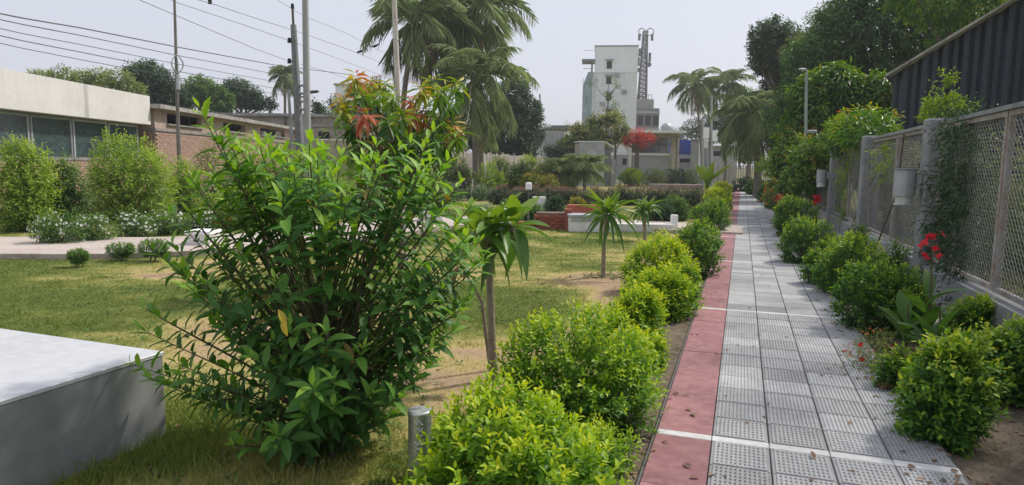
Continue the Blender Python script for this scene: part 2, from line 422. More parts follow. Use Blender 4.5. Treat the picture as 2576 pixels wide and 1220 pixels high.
# bed under the pavers
mb = MB()
ss = list(np.arange(-7, 62, 1.0))
for a, b in zip(ss[:-1], ss[1:]):
    q = [P(a,-.02)-O0, P(a,5*TW+.02)-O0, P(b,5*TW+.02)-O0, P(b,-.02)-O0]
    rot = Matrix.Rotation(ANG, 3, 'Z')
    q = [rot @ x for x in q]
    lo = [x+Vector((0,0,-.02)) for x in q]; hi = [x+Vector((0,0,.030)) for x in q]
    mb.add(lo+hi, [(4,5,6,7),(0,1,5,4),(2,3,7,6),(1,2,6,5),(3,0,4,7)])
mb.build('bedding', M['grout'], fp)
def paver_mesh(kind, w, l, seed):
    r = random.Random(seed); mb = MB(); g = .004
    jz = .048
    c_ = .0015 if l > w else .0035
    if l > w: g = .0018
    mb.bbox(g, g, .028, w-g, l-g, jz, c_)
    if kind in ('rib', 'dash'):
        n = 12; q = 7
        for i in range(n):
            x = .016 + (w-.032)*(i+.5)/n; hw = .0072
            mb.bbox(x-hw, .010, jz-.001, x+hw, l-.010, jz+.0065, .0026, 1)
            if kind == 'dash' and i < n-1:
                for j in range(q+1):
                    y0 = .012+(l-.024-.016)*j/q
                    mb.box(x+hw-.001, y0, jz-.001, x+(w-.032)/n-hw+.001, y0+.016, jz+.0045, 1)
    me = bpy.data.meshes.new('paver'); me.from_pydata(mb.v, [], mb.f); me.polygons.foreach_set('material_index', mb.mi)
    me.polygons.foreach_set('use_smooth', mb.sm)
    return me
def matd(me, m):
    me.materials.append(M[m])
    if m.startswith('paver'): me.materials.append(M[m+'_rib'])
    return me
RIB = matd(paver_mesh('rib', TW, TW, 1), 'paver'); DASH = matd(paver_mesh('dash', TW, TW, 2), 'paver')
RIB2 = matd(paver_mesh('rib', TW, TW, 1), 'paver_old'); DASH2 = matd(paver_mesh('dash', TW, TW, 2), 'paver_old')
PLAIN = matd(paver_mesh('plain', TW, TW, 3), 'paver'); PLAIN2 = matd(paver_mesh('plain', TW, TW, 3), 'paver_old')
PINK = matd(paver_mesh('plain', TW, TW*2, 4), 'pink_paver')
STRIPS = [-.0, 3.80, 7.95, 12.2, 16.4, 20.6, 24.8]
SWD = .085
cells = []     # (s, t, kind)
edges_ = [-3.9] + STRIPS + [29.0, 33.2]
for si in range(len(edges_)-1):
    a, b = edges_[si] + (SWD if si else 0), edges_[si+1]
    n = max(1, round((b-a)/TW)); dl = (b-a)/n
    for c in range(4):
        for i in range(n):
            cells.append((a+i*dl, TW*(c+1), 'g', dl, c, si))
    m2 = max(1, round((b-a)/(2*TW))); d2 = (b-a)/m2
    for i in range(m2): cells.append((a+i*d2, 0, 'p', d2, 0, si))
cells.sort(key=lambda c: abs(c[0]+.1) if c[0] > -1.2 else 500-c[0])
rr = random.Random(3)
gcount = 0; rest = MB(); restp = MB()
grey_i = 0
for s, t, k, dl, c, si in cells:
    if s > 30 or s < -3.8 and k == 'g' and False: continue
    if k == 'g':
        grey_i += 1
        if gcount < 292:
            gcount += 1
            dash = s < .28
            rib = s < 3.75
            old = rr.random() < .28
            me = (DASH2 if old else DASH) if dash else ((RIB2 if old else RIB) if rib else (PLAIN2 if old else PLAIN))
            off = 0
            o = link('paver', me, fp, (t, s, rr.uniform(-.0025,.0025)))
            o.scale = (1, dl/TW, 1)
            o.rotation_euler = (rr.uniform(-.004,.004), rr.uniform(-.004,.004), rr.uniform(-.003,.003))
        else:
            rest.bbox(t+.004, s+.004, .028, t+TW-.004, s+dl-.004, .048+rr.uniform(-.003,.003), .003)
    else:
        if s > 14: restp.bbox(.004, s+.004, .028, TW-.004, s+dl-.004, .047+rr.uniform(-.002,.002), .003)
        else:
            o = link('border_paver', PINK, fp, (0, s, rr.uniform(-.0015,.0015))); o.scale = (1, dl/(TW*2), 1)
s = 30.0
while s < 61:
    for c in range(5):
        q = [(Matrix.Rotation(ANG,3,'Z') @ (P(a,b)-O0)) for a, b in ((s,TW*c+.005),(s,TW*(c+1)-.005),(s+.6,TW*(c+1)-.005),(s+.6,TW*c+.005))]
        (restp if c == 0 else rest).add([x+Vector((0,0,.04)) for x in q]+[x+Vector((0,0,.048)) for x in q], [(4,5,6,7),(0,1,5,4),(2,3,7,6),(1,2,6,5),(3,0,4,7)])
    s += .61
tag(rest.build('far_pavers', M['paver'], fp), kind='stuff'); tag(restp.build('far_border_pavers', M['pink_paver'], fp), kind='stuff')
for s in STRIPS:
    for c0, c1 in ((0,1),(1,2),(2,3),(3,4),(4,5)):
        mb = MB().bbox(TW*c0+.002, s+.004, .028, TW*c1-.002, s+SWD-.004, .050, .003); mb.build('white_strip', M['white_strip'], fp)
# ------------------------------------------------------------------ foliage engine
T2V = np.array([(0,0,0),(.5,.5,.10),(1,0,-.06),(.5,-.5,.10)], float); T2F = np.array([(0,2,1),(0,3,2)])
T8V = np.array([(0,0,0),(.33,.46,.08),(.33,0,.02),(.33,-.46,.08),(.72,.36,.03),(.72,0,-.02),(.72,-.36,.03),(1,0,-.12)], float)
T8F = np.array([(0,2,1),(0,3,2),(1,2,5),(1,5,4),(2,3,6),(2,6,5),(4,5,7),(5,6,7)])
def unit(a): return a/np.maximum(np.linalg.norm(a, axis=-1, keepdims=True), 1e-9)
def leaf_arrays(Pp, D, Nn, L, W, T, tmpl=0):
    TV, TF = (T2V, T2F) if tmpl == 0 else (T8V, T8F)
    x = unit(D); y = unit(np.cross(Nn, x)); z = np.cross(x, y)
    V = Pp[:,None,:] + TV[None,:,0:1]*(L[:,None,None]*x[:,None,:]) + TV[None,:,1:2]*(W[:,None,None]*y[:,None,:]) + TV[None,:,2:3]*(L[:,None,None]*z[:,None,:])
    n = len(Pp); k = len(TV)
    F = (np.arange(n)*k)[:,None,None] + TF[None]
    return V.reshape(-1,3), F.reshape(-1,3), np.repeat(T, k)
def leaves(name, Pp, D, Nn, L, W, T, m, parent, tmpl=0, kind='stuff'):
    V, F, t = leaf_arrays(Pp, D, Nn, L, W, T, tmpl)
    o = link(name, tri_mesh(name, V, F, t, m), parent)
    if kind: o['kind'] = kind
    return o
def rnd_dirs(n, rng=RNG):
    v = rng.normal(size=(n,3)); return unit(v)
def lump_pts(n, lumps, rng, inner=0.0):
    """points on (or, for the share 'inner', inside) the union of spheroids lumps=(x,y,z,rx,ry,rz)"""
    Ls = np.array([l if len(l) == 6 else (l[0],l[1],l[2],l[3],l[3],l[3]) for l in lumps], float)
    wgt = (Ls[:,3]*Ls[:,4]*Ls[:,5])**(2/3); wgt /= wgt.sum()
    m = int(n*2.2)+40
    idx = rng.choice(len(Ls), m, p=wgt)
    d = rnd_dirs(m, rng)
    rad = np.where(rng.random(m) < inner, rng.random(m)**.5*.9, 1.0)
    Pp = Ls[idx,:3] + d*Ls[idx,3:]*rad[:,None]
    keep = np.ones(m, bool)
    for j in range(len(Ls)):
        q = (((Pp-Ls[j,:3])/Ls[j,3:])**2).sum(1)
        keep &= (q > .72) | (idx == j) | (rad < 1)
    Pp = Pp[keep][:n]; d = unit(d[keep][:n]/Ls[idx[keep][:n],3:])
    return Pp, d

FE = {}
def spray_foliage(name, lumps, ntwig, per, twl, lf, lw, m, parent, rng, up=.5, droop=0.0, inner=.2, tmpl=0, spread=.8, zr=None, base=.25, tipgain=.45, kind='stuff', patch=1.0, zg=.3):
    Pp, d = lump_pts(ntwig, lumps, rng, inner)
    n = len(Pp)
    ax = unit(d*.9 + np.array([0,0,up]) + rnd_dirs(n, rng)*.45)
    u = np.tile(np.linspace(.0, 1, per), n); ii = np.repeat(np.arange(n), per)
    twlen = twl*(.6+.8*rng.random(n))
    pos = Pp[ii] - ax[ii]*(twlen[ii]*.5)[:,None] + ax[ii]*(u*twlen[ii])[:,None]
    # leaves alternate round the twig
    ref = unit(np.cross(ax, rnd_dirs(n, rng))); ref2 = np.cross(ax, ref)
    ph = np.tile(np.arange(per)*2.4, n) + np.repeat(rng.random(n)*6.28, per)
    side = ref[ii]*np.cos(ph)[:,None] + ref2[ii]*np.sin(ph)[:,None]
    D = unit(ax[ii]*(.35+.6*u)[:,None] + side*spread + np.array([0,0,-droop]))
    Nn = unit(ax[ii]*.8 + np.array([0,0,.7]) + rnd_dirs(len(ii), rng)*.35)
    sz = (.7+.5*rng.random(len(ii)))*(1-.25*(u > .85))
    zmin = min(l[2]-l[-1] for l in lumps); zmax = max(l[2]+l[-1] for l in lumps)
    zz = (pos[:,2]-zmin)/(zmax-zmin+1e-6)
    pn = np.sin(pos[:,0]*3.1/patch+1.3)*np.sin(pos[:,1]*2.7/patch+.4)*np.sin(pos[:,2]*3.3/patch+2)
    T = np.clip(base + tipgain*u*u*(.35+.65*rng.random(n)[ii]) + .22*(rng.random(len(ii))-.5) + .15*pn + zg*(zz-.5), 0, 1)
    return leaves(name, pos, D, Nn, lf*sz, lw*sz, T, m, parent, tmpl, kind)

def flowers(name, lumps, n, size, m, parent, rng, petals=5, zmin=None, clusters=1, spread=.03):
    Pp, d = lump_pts(n, lumps, rng)
    if zmin is not None:
        k = Pp[:,2] > zmin; Pp = Pp[k]; d = d[k]
    Pp = Pp + d*.04
    if clusters > 1:
        Pp = np.repeat(Pp, clusters, 0); d = np.repeat(d, clusters, 0); Pp = Pp + rng.normal(size=Pp.shape)*spread
    n = len(Pp)
    if not n: return None
    a = unit(np.cross(d, rnd_dirs(n, rng))); b = np.cross(d, a)
    ii = np.repeat(np.arange(n), petals); ph = np.tile(np.arange(petals)*2*math.pi/petals, n)
    D = unit(a[ii]*np.cos(ph)[:,None] + b[ii]*np.sin(ph)[:,None] + d[ii]*.35)
    o = leaves(name, Pp[ii], D, d[ii], np.full(len(ii), size*.5)*(.8+.4*rng.random(len(ii))), np.full(len(ii), size*.38), rng.random(len(ii)), m, parent, 0)
    return o

def bush_lumps(rx, ry, h, n, rng, rot=0.0, z0=.0):
    out = []
    for i in range(n):
        a = rng.random()*6.28; r = rng.random()**.5*.55
        x = math.cos(a)*r*rx; y = math.sin(a)*r*ry
        k = (.42+.2*rng.random())*(1 if n < 9 else .82)
        top = h*(1-.30*r - .28*rng.random())
        rz = top*.5
        out.append((x, y, z0+top-rz, rx*k*1.15, ry*k*1.15, rz))
    return out

def stems(name, pts_to, m, parent, r0=.012, base_spread=.05, rng=RNG, n=5):
    mb = MB()
    for p in pts_to:
        b = Vector((rng.normal()*base_spread, rng.normal()*base_spread, -.01))
        p = Vector(p); mid = b.lerp(p, .5) + Vector((rng.normal()*.04, rng.normal()*.04, p.z*.08))
        mb.tube([b, b.lerp(mid,.5)+Vector((0,0,.01)), mid, p], [r0, r0*.85, r0*.65, r0*.3], n)
    return mb.build(name, m, parent)

def shrub(name, label, cat, loc, rx, ry, h, leafm, lf=.05, lw=.022, ntwig=350, per=8, twl=.12, nl=6, seed=1, group=None, fl=None, up=.5, tmpl=0, droop=0, base=.25, tipgain=.45, z0=0.0, inner=.25, lumps=None, stem='stem_green', zg=.3, spread=.8):
    rng = np.random.default_rng(seed)
    t = thing(name, label, cat, loc, 0, group)
    lumps = lumps or bush_lumps(rx, ry, h, nl, rng, z0=z0)
    spray_foliage('foliage', lumps, ntwig, per, twl, lf, lw, M[leafm], t, rng, up, droop, inner, tmpl, base=base, tipgain=tipgain, zg=zg, spread=spread)
    stems('stems', [(l[0],l[1],l[2]) for l in lumps], M[stem], t, .008+.012*min(h,2), .03+.06*min(rx,1), rng)
    if fl:
        for (m, n, size, cl) in (fl if isinstance(fl, list) else [fl]):
            flowers('blossoms', lumps, n, size, M[m], t, rng, clusters=cl, spread=size*.7, zmin=h*.25)
    return t

def spx(name, label, cat, px, yb, yt, wpx, leafm, depth=.8, **kw):
    """shrub whose foot stands on the ground seen at (px, yb), top at row yt, wpx wide"""
    g = G(px, yb); d = math.hypot(g.x, g.y)
    top = A(px, yt, g.y).z
    rx = wpx/FPX*g.y*.5
    g.y += rx*depth*.6; g.x *= (g.y)/(g.y-rx*depth*.6)
    return shrub(name, label, cat, (g.x, g.y, 0), rx, rx*depth, max(top, .1)*1.0, leafm, **kw)

# ================================================================== BUILDINGS AND WALLS
def brick_courses(parent, x0, y0, z0, length, height, axis, bl, bh, bd, mat_, limit=300, stuffname='far_bricks', g=.012, rseed=1, skip=None, out=-1):
    """single bricks laid in running bond on a wall face; axis 'x' or 'y' is the wall's direction (local coordinates)"""
    r = random.Random(rseed)
    ms = []
    for k in range(3):
        mbk = MB(); e = bl-g
        if axis == 'x': mbk.bbox(0, 0, 0, e, bd, bh-g, .004)
        else: mbk.bbox(0, 0, 0, bd, e, bh-g, .004)
        me = bpy.data.meshes.new('brick'); me.from_pydata(mbk.v, [], mbk.f); me.materials.append(M[mat_]); ms.append(me)
    rows = int(height/bh); cnt = 0; rest = MB()
    spots = []
    for j in range(rows):
        off = (j % 2)*bl*.5
        n = int((length-off)/bl)
        for i in range(n): spots.append((off+i*bl, j*bh))
    spots.sort(key=lambda q: q[0] - q[1]*1.5)
    for u, z in spots:
        if skip and skip(u, z): continue
        d = r.uniform(0, .008)
        if cnt < limit:
            o = link('brick', r.choice(ms), parent, ((x0+u, y0+d*(-out)-0, z0+z) if axis == 'x' else (x0+d*(-out), y0+u, z0+z))); cnt += 1
        else:
            if axis == 'x': rest.box(x0+u, y0+d, z0+z, x0+u+bl-g, y0+d+bd, z0+z+bh-g)
            else: rest.box(x0+d, y0+u, z0+z, x0+d+bd, y0+u+bl-g, z0+z+bh-g)
    if rest.v: tag(rest.build(stuffname, M[mat_], parent), kind='stuff')

# ---- long old brick workshop along the park's edge, side wall on X = -14.5
X0 = -14.5
b = thing('workshop', 'long low brick workshop with dark wide slot openings under a stained flat slab roof', 'building', (X0, 27.9, 0))
MB().box(-9, .04, 0, -.04, 19, 2.78).build('wall', M['mortar'], b)
mb = MB().box(-9, 0, 2.78, 0.03, 19, 2.88).build('ledge', M['roof_slab'], b)
ops = [(1.0,4.2,3.12,3.56),(6.6,9.4,3.12,3.52),(11.6,15.8,3.14,3.52)]
mb = MB(); y = 0.0
for a0, a1, zb, zt in ops:
    mb.box(-.22, y, 2.88, 0, a0, 3.66); mb.box(-.22, a0, 2.88, 0, a1, zb); mb.box(-.22, a0, zt, 0, a1, 3.66); y = a1
mb.box(-.22, y, 2.88, 0, 19, 3.66)
mb.box(-9, 0, 2.88, -.222, .2, 3.66)
mb.build('upper_wall', M['pinkplaster'], b)
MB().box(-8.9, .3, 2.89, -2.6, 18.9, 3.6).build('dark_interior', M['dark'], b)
mb = MB().box(-9.2, -.25, 3.662, .38, 19.3, 3.83); mb.build('roof', M['roof_slab'], b)
for a0, a1, zb, zt in ops:
    w_ = MB(); w_.box(.002, a0-.05, zb-.06, .10, a1+.05, zb-.0); w_.build('window_sill', M['roof_slab'], b)
    for k in range(1, 3):
        yy = a0+(a1-a0)*k/3; MB().box(-.12, yy-.02, zb, -.08, yy+.02, zt).build('window_bar', M['iron'], b)
brick_courses(b, -.035, 0.0, 0.6, 18.8, 2.16, 'y', .26, .085, .05, 'brick_old', 300, 'far_bricks', rseed=5)
brick_courses(b, -3.0, -.012, 0.6, 3.0, 2.16, 'x', .26, .085, .05, 'brick_old', 90, 'end_bricks', rseed=6)

# ---- white parapet building
b = thing('parapet_building', 'low building with tall plain white parapet above a glazed shopfront and brick base', 'building', (X0, 14, 0))
MB().box(-9, 0, 3.0, 0, 13.6, 4.12).build('parapet', M['white_paint'], b)
MB().box(-9, .2, 0.0, -.5, 13.4, 3.0).build('wall', M['grey_render'], b)
MB().box(-.5, 0, 0, -.02, 13.6, 1.55).build('low_wall', M['mortar'], b)
brick_courses(b, -.02, 0.0, 0.0, 13.6, 1.53, 'y', .26, .085, .04, 'brick_old', 290, 'far_bricks', rseed=8)
MB().box(-.52, -.05, 1.551, .04, 13.65, 1.66).build('window_sill', M['roof_slab'], b)
for k in range(6):
    f = MB(); y0 = 1.2+k*2.05
    f.box(-.49, y0, 1.67, -.43, y0+.07, 2.95); f.box(-.49, y0+1.9, 1.67, -.43, y0+1.97, 2.95); f.box(-.49, y0+.07, 2.88, -.43, y0+1.9, 2.95)
    fo = f.build('window_frame', M['galv'], b)
    MB().box(-.47, y0+.072, 1.671, -.46, y0+1.898, 2.878).build('pane', M['glass'], fo)
mb = MB().box(-4.2, 9.5, 4.121, -3.7, 10.0, 4.75); mb.build('chimney', M['beige'], b)

# ---- beige block behind
b = thing('flat_roof_house', 'long faded beige flat-roofed house behind the brick workshop', 'building', (-22, 50, 0))
MB().box(0, 0, 0, 11.3, 9, 4.85).build('wall', M['beige'], b)
MB().box(-.3, -.35, 4.851, 11.6, 9.3, 5.05).build('roof', M['roof_slab'], b)
for x in (1.2, 4.0, 6.6, 8.4, 10.0):
    f = MB(); x1 = x+.75; z0, z1 = 2.8, 4.1
    f.box(x-.06,-.04,z0-.06,x1+.06,-.002,z0); f.box(x-.06,-.04,z1,x1+.06,-.002,z1+.06); f.box(x-.06,-.04,z0,x,-.002,z1); f.box(x1,-.04,z0,x1+.06,-.002,z1)
    fo = f.build('window_frame', M['white_paint'], b)
    MB().box(x+.002,-.02,z0+.002,x1-.002,-.006,z1-.002).build('pane', M['dark'], fo)
b = thing('annexe', 'small cream annexe with two dark windows to the right of the utility poles', 'building', (-10.4-2, 47, 0))
MB().box(-1.6, 0, 0, 2.6, 3, 4.0).build('wall', M['beige'], b)
MB().box(-1.8, -.2, 4.001, 2.8, 3.1, 4.12).build('roof', M['roof_slab'], b)
for x in (-.9, 1.2):
    fo = MB().box(x-.05,-.03,2.35,x+.85,-.002,3.75).build('window_frame', M['beige'], b)
    MB().box(x+.02,-.045,2.42,x+.78,-.031,3.68).build('pane', M['dark'], fo)
b = thing('boundary_wall', 'pale boundary wall with a thin coping beyond the garden shrubs', 'wall', (-15, 44, 0))
MB().box(.6, 0, 0, 9, .22, 3.0).build('wall', M['beige'], b); MB().box(.5, -.05, 3.001, 9.05, .27, 3.09).build('coping', M['white_paint'], b)
b = thing('distant_house', 'pale distant house block just showing above the mango tree', 'building', (-22.5, 96, 0))
MB().box(-2.2, 0, 0, 3.2, 6, 12.2).build('wall', M['tower_white'], b); MB().box(-2.4,-.2,12.201,3.4,6.2,12.45).build('roof', M['roof_slab'], b)
for z in (8.2, 10.6): MB().box(-.6,-.03,z,.5,-.004,z+1.1).build('window', M['dark'], b)

# ---- tall white block
YB = 118
def wx(px, y=YB): return A(px, 250, y).x
def wz(py, px=1540, y=YB): return A(px, py, y).z
xl, xr = wx(1490), wx(1599)
zt = wz(118)
TRZ = R(-7)
b = thing('apartment_block', 'tall narrow white apartment block with a column of small dark windows', 'building', (xl, YB, 0), TRZ)
W_ = xr-xl
zstep = wz(182)
MB().box(.25, .02, zstep, W_, 12, zt).build('wall', M['tower_white'], b)
MB().box(0, 0, 0, W_-.02, 11.98, zstep-.12).build('wall', M['tower_white'], b)
MB().box(W_+.002-.02, 0.01, 0, W_+.06, 12, zt-.4).build('side_wall', M['tower_side'], b)
MB().box(-.1, -.12, zstep-.119, W_+.12, 12.1, zstep-.001).build('ledge', M['tower_side'], b)
MB().box(.15, -.06, zt+.001, W_+.14, 12.1, zt+.22).build('parapet', M['concrete'], b)
MB().box(-1.9, -.5, wz(156), .3, 3, wz(150)).build('canopy', M['concrete_dark'], b)
MB().box(-.35, -.1, wz(190), -.05, .4, wz(156)-.01).build('post', M['concrete_dark'], b)
for i, py in enumerate((164, 203, 245, 284)):
    zc = wz(py); x = wx(1530)-xl-.45
    fo = MB().box(x-.12, -.06, zc-.72, x+1.02, -.004+.01, zc+.72).build('window_frame', M['tower_side'], b)
    MB().box(x, -.075, zc-.62, x+.9, -.061, zc+.62).build('pane', M['dark'], fo)
    MB().box(x-.25, -.55, zc+.78, x+1.15, 0, zc+.86).build('sunshade', M['concrete'], b)
for i, py in enumerate((205, 240, 272)):
    zc = wz(py)
    for yy in (2.5, 7.5):
        MB().box(W_+.061, yy, zc-.7, W_+.09, yy+1.5, zc+.7).build('side_window', M['dark'], b)
for x_, zc in ((3.6, wz(190)), (4.9, wz(232)), (1.3, wz(262))):
    MB().bbox(x_, -.40, zc-.30, x_+.85, -.004, zc+.30, .04).build('air_conditioner', M['concrete'], b)
for x_ in (.5, 5.6): MB().tube([(x_,-.09,0),(x_,-.09,zstep-.2)], .06, 6).build('drain_pipe', M['tower_side'], b)
for py in (222, 300): MB().box(0, -.03, wz(py)-.04, W_, -.003, wz(py)+.04).build('floor_band', M['tower_side'], b)
b = thing('scaffold_net', 'grey-green safety net on scaffolding up the left side of the white apartment block', 'scaffold', (wx(1466), YB-.3, 0))
w2 = wx(1489)-wx(1466)
mb = MB()
zn = wz(182)
v = []; ncol, nrow = 6, 16
for j in range(nrow+1):
    z = 3+(zn-3)*j/nrow
    for i in range(ncol+1):
        x = w2*i/ncol; cut = max(0, (j/nrow-.86)/.14)
        v.append((x*(1-.5*cut)+w2*.5*cut, .15*math.sin(i*1.7+j)+.1*math.sin(j*2.1), z))
mb.add(v, [(j*(ncol+1)+i, j*(ncol+1)+i+1, (j+1)*(ncol+1)+i+1, (j+1)*(ncol+1)+i) for j in range(nrow) for i in range(ncol)])
mb.build('net', M['net'], b)
for x in (0, w2*.5, w2): MB().tube([(x,.35,0),(x,.35,zn-1)], .06, 5).build('pole', M['galv'], b)
for j in range(1, 8): MB().tube([(0,.3,3*j),(w2,.3,3*j)], .05, 5).build('rail', M['galv'], b)

# ---- dark unfinished block with telecom tower
b = thing('unfinished_building', 'dark unfinished concrete building beside the white apartment block', 'building', (wx(1600,124), 124, 0))
w3 = wx(1660,124)-wx(1600,124); z1 = wz(272,1630,124); z2 = wz(248,1630,124)
MB().box(0, 0, 0, w3, 9, z1).build('wall', M['concrete_dark'], b)
MB().box(.1, 1, z1+.001, w3*.8, 8, z2).build('upper_floor', M['concrete'], b)
for j, z in enumerate((z1-.9, z1-3.9, z1-6.9)):
    MB().box(-.05, -.18, z, w3+.06, -.002, z+.35).build('floor_slab', M['concrete'], b)
    for i in range(3): MB().box(.4+i*1.35, -.06, z-2.2, 1.4+i*1.35, -.004, z-.4).build('window', M['dark'], b)
for k in range(6): MB().tube([(.3+k*.55,1.2,z2),(.3+k*.55,1.2,z2+.8)], .05, 4).build('rail_post', M['iron'], b)
MB().tube([(.3,1.2,z2+.8),(3.05,1.2,z2+.8)], .05, 4).build('rail', M['iron'], b)
b = thing('water_tank', 'small domed rooftop tank right of the unfinished building', 'tank', (wx(1680,100), 100, 0))
zt2 = wz(318,1680,100)
MB().box(-1.4,-1,0,1.4,1.5,zt2-1.4).build('stand', M['concrete_dark'], b)
MB().tube([(0,0,zt2-1.35),(0,0,zt2-.2),(0,0,zt2+.3),(0,0,zt2+.5)], [.9,.9,.6,.15], 14).build('tank_body', M['galv'], b)
b = thing('telecom_tower', 'slim steel lattice telecom tower with antennas rising behind the unfinished building', 'tower', (wx(1623,124), 127, z2-.2))
zt3 = wz(76,1627,127); H = zt3-z2
mb = MB()
for i, (sx, sy) in enumerate(((-1,-1),(1,-1),(1,1),(-1,1))):
    MB().tube([(sx*.72,sy*.72,0),(sx*.42+.15,sy*.42,H*.8),(sx*.34+.2,sy*.34,H)], .12, 5).build('leg', M['concrete_dark'], b)
def tp(sx, sy, z):
    k = z/H; r = .72-.34*k; return (sx*r+.2*k, sy*r, z)
n = 16
for j in range(n):
    z0, z1_ = H*j/n, H*(j+1)/n
    mb = MB()
    for (a, c) in (((-1,-1),(1,-1)),((1,-1),(1,1)),((1,1),(-1,1)),((-1,1),(-1,-1))):
        mb.tube([tp(*a,z0),tp(*c,z1_)], .075, 4); mb.tube([tp(*c,z0),tp(*a,z1_)], .075, 4); mb.tube([tp(*a,z1_),tp(*c,z1_)], .075, 4)
    mb.build('brace', M['concrete_dark'], b)
for (x, y, z, l) in ((-1.0,-.6,H*.50,1.6),(1.0,-.7,H*.56,1.6),(.2,-1,H*.62,1.7),(-.8,-.4,H*.64,1.4),(-1.0,-.7,H*.86,1.2),(1.3,-.7,H*.86,1.2)):
    MB().bbox(x-.22, y-.14, z, x+.22, y+.14, z+l, .05).build('antenna', M['concrete_dark'], b)
def ring(name, c, r, rad, m, parent, nseg=18, plane='xz'):
    pts = [Vector(c)+Vector((math.cos(t)*r, 0, math.sin(t)*r) if plane == 'xz' else (math.cos(t)*r, math.sin(t)*r, 0)) for t in [2*math.pi*k/nseg for k in range(nseg+1)]]
    return MB().tube(pts, rad, 5, cap=False).build(name, m, parent)
for (x, z, r) in ((-.55,H*.985,.62),(.95,H*.985,.62)): ring('dish_ring', (x,-.6,z), r, .10, M['galv'], b)
for (x, z, r) in ((-.9,H*.44,.42),(.9,H*.52,.45)):
    MB().tube([(x,-.8,z),(x,-1.05,z)], [r, r*.8], 12).build('dish', M['concrete_dark'], b)

# ---- park gate pavilion with white slab, shutter and column
YP = 70
def gx(px, y=YP): return A(px, 400, y).x
def gz(py, px=1630, y=YP): return A(px, py, y).z
x0, x1 = gx(1566), gx(1693)
b = thing('pavilion', 'two-tiered pavilion with thin white roof slab, white columns and grey shutter', 'building', (0, YP, 0))
MB().box(gx(1568), -2.6, gz(336), gx(1709), 6, gz(331)).build('roof', M['tower_side'], b)
MB().box(gx(1590), -1.0, gz(345), gx(1700), 5, gz(336)-.003).build('beam', M['roof_slab'], b)
MB().box(x0+.3, 2.5, 0, x1, 5, gz(346)).build('back_wall', M['concrete_dark'], b)
MB().box(x0, -.3, gz(391), gx(1690), 4, gz(385)).build('floor_slab', M['tower_side'], b)
MB().box(gx(1587), -.05, 0, gx(1684), .3, gz(391)-.003).build('shutter', M['grey_render'], b)
for px, wd, m in ((1580, .42, 'tower_side'), (1689, .5, 'beige'), (1700, .25, 'olive')):
    mm = M['beige'] if m == 'olive' else M[m]
    MB().bbox(gx(px)-wd/2, -.75, 0, gx(px)+wd/2, -.32, gz(345), .04).build('column', mm, b)
for k in range(7): MB().tube([(gx(1600)+k*.75,-.2,gz(385)),(gx(1600)+k*.75,-.2,gz(385)+.9)], .035, 5).build('rail_post', M['iron'], b)
MB().tube([(gx(1600),-.2,gz(385)+.9),(gx(1600)+4.5,-.2,gz(385)+.9)], .035, 5).build('rail', M['iron'], b)
b = thing('side_wing', 'pale blue-grey low wing with a small dark window left of the pavilion', 'building', (gx(1540), YP-2, 0))
MB().box(0, 0, 0, 1.35, 4, gz(390,1550)).build('wall', M['grey_render'], b)
MB().box(.2, .6, gz(390,1550)+.001, 1.3, 4, gz(350,1550)).build('upper_wall', M['tower_side'], b)
MB().box(.75, -.03, gz(415), 1.15, -.003, gz(400)).build('window', M['dark'], b)
b = thing('blue_shed', 'bright blue metal-sided shed with grey base right of the pavilion', 'shed', (gx(1706,76), 76, 0))
ws = gx(1762,76)-gx(1706,76)
MB().box(0, 0, gz(388,1720,76), ws, 5, gz(352,1720,76)).build('cladding', M['blue'], b)
MB().box(.03, .04, 0, ws-.03, 5, gz(388,1720,76)-.003).build('wall', M['grey_render'], b)
MB().box(.2, -.02, gz(408,1720,76), ws*.75, .03, gz(399,1720,76)).build('window', M['dark'], b)
for k in range(9): MB().box(ws*k/9+.05, -.06, gz(387,1720,76), ws*k/9+.12, -.002, gz(353,1720,76)).build('rib', M['blue'], b)
b = thing('gate_pillar', 'brown-grey square gate pillar right of the blue shed', 'pillar', (gx(1750,66), 66, 0))
MB().bbox(-.42,-.4,0,.42,.4,gz(353,1750,66),.04).build('shaft', M['concrete'], b); MB().bbox(-.5,-.48,gz(353,1750,66)+.001,.5,.48,gz(350,1750,66),.04).build('cap', M['roof_slab'], b)
b = thing('signboard', 'blank white signboard on a white post by the gate pillar', 'sign', (gx(1761,62), 62, 0))
MB().bbox(-.13,-.1,0,.13,.1,gz(362,1761,62),.03).build('post', M['tower_side'], b)
MB().bbox(-.16,-.2,gz(373,1761,62),.62,-.11,gz(350,1761,62),.02).build('board', M['tower_side'], b)
b = thing('far_house', 'low grey-white house partly hidden by palms at the path end', 'building', (gx(1780,72), 72, 0))
MB().box(0,0,0,3.1,5,gz(370,1800,72)).build('wall', M['grey_render'], b); MB().box(-.2,-.3,gz(370,1800,72)+.001,3.3,5.2,gz(366,1800,72)).build('roof', M['roof_slab'], b)
MB().box(.6,-.03,gz(392,1800,72),1.4,-.003,gz(380,1800,72)).build('window', M['dark'], b)

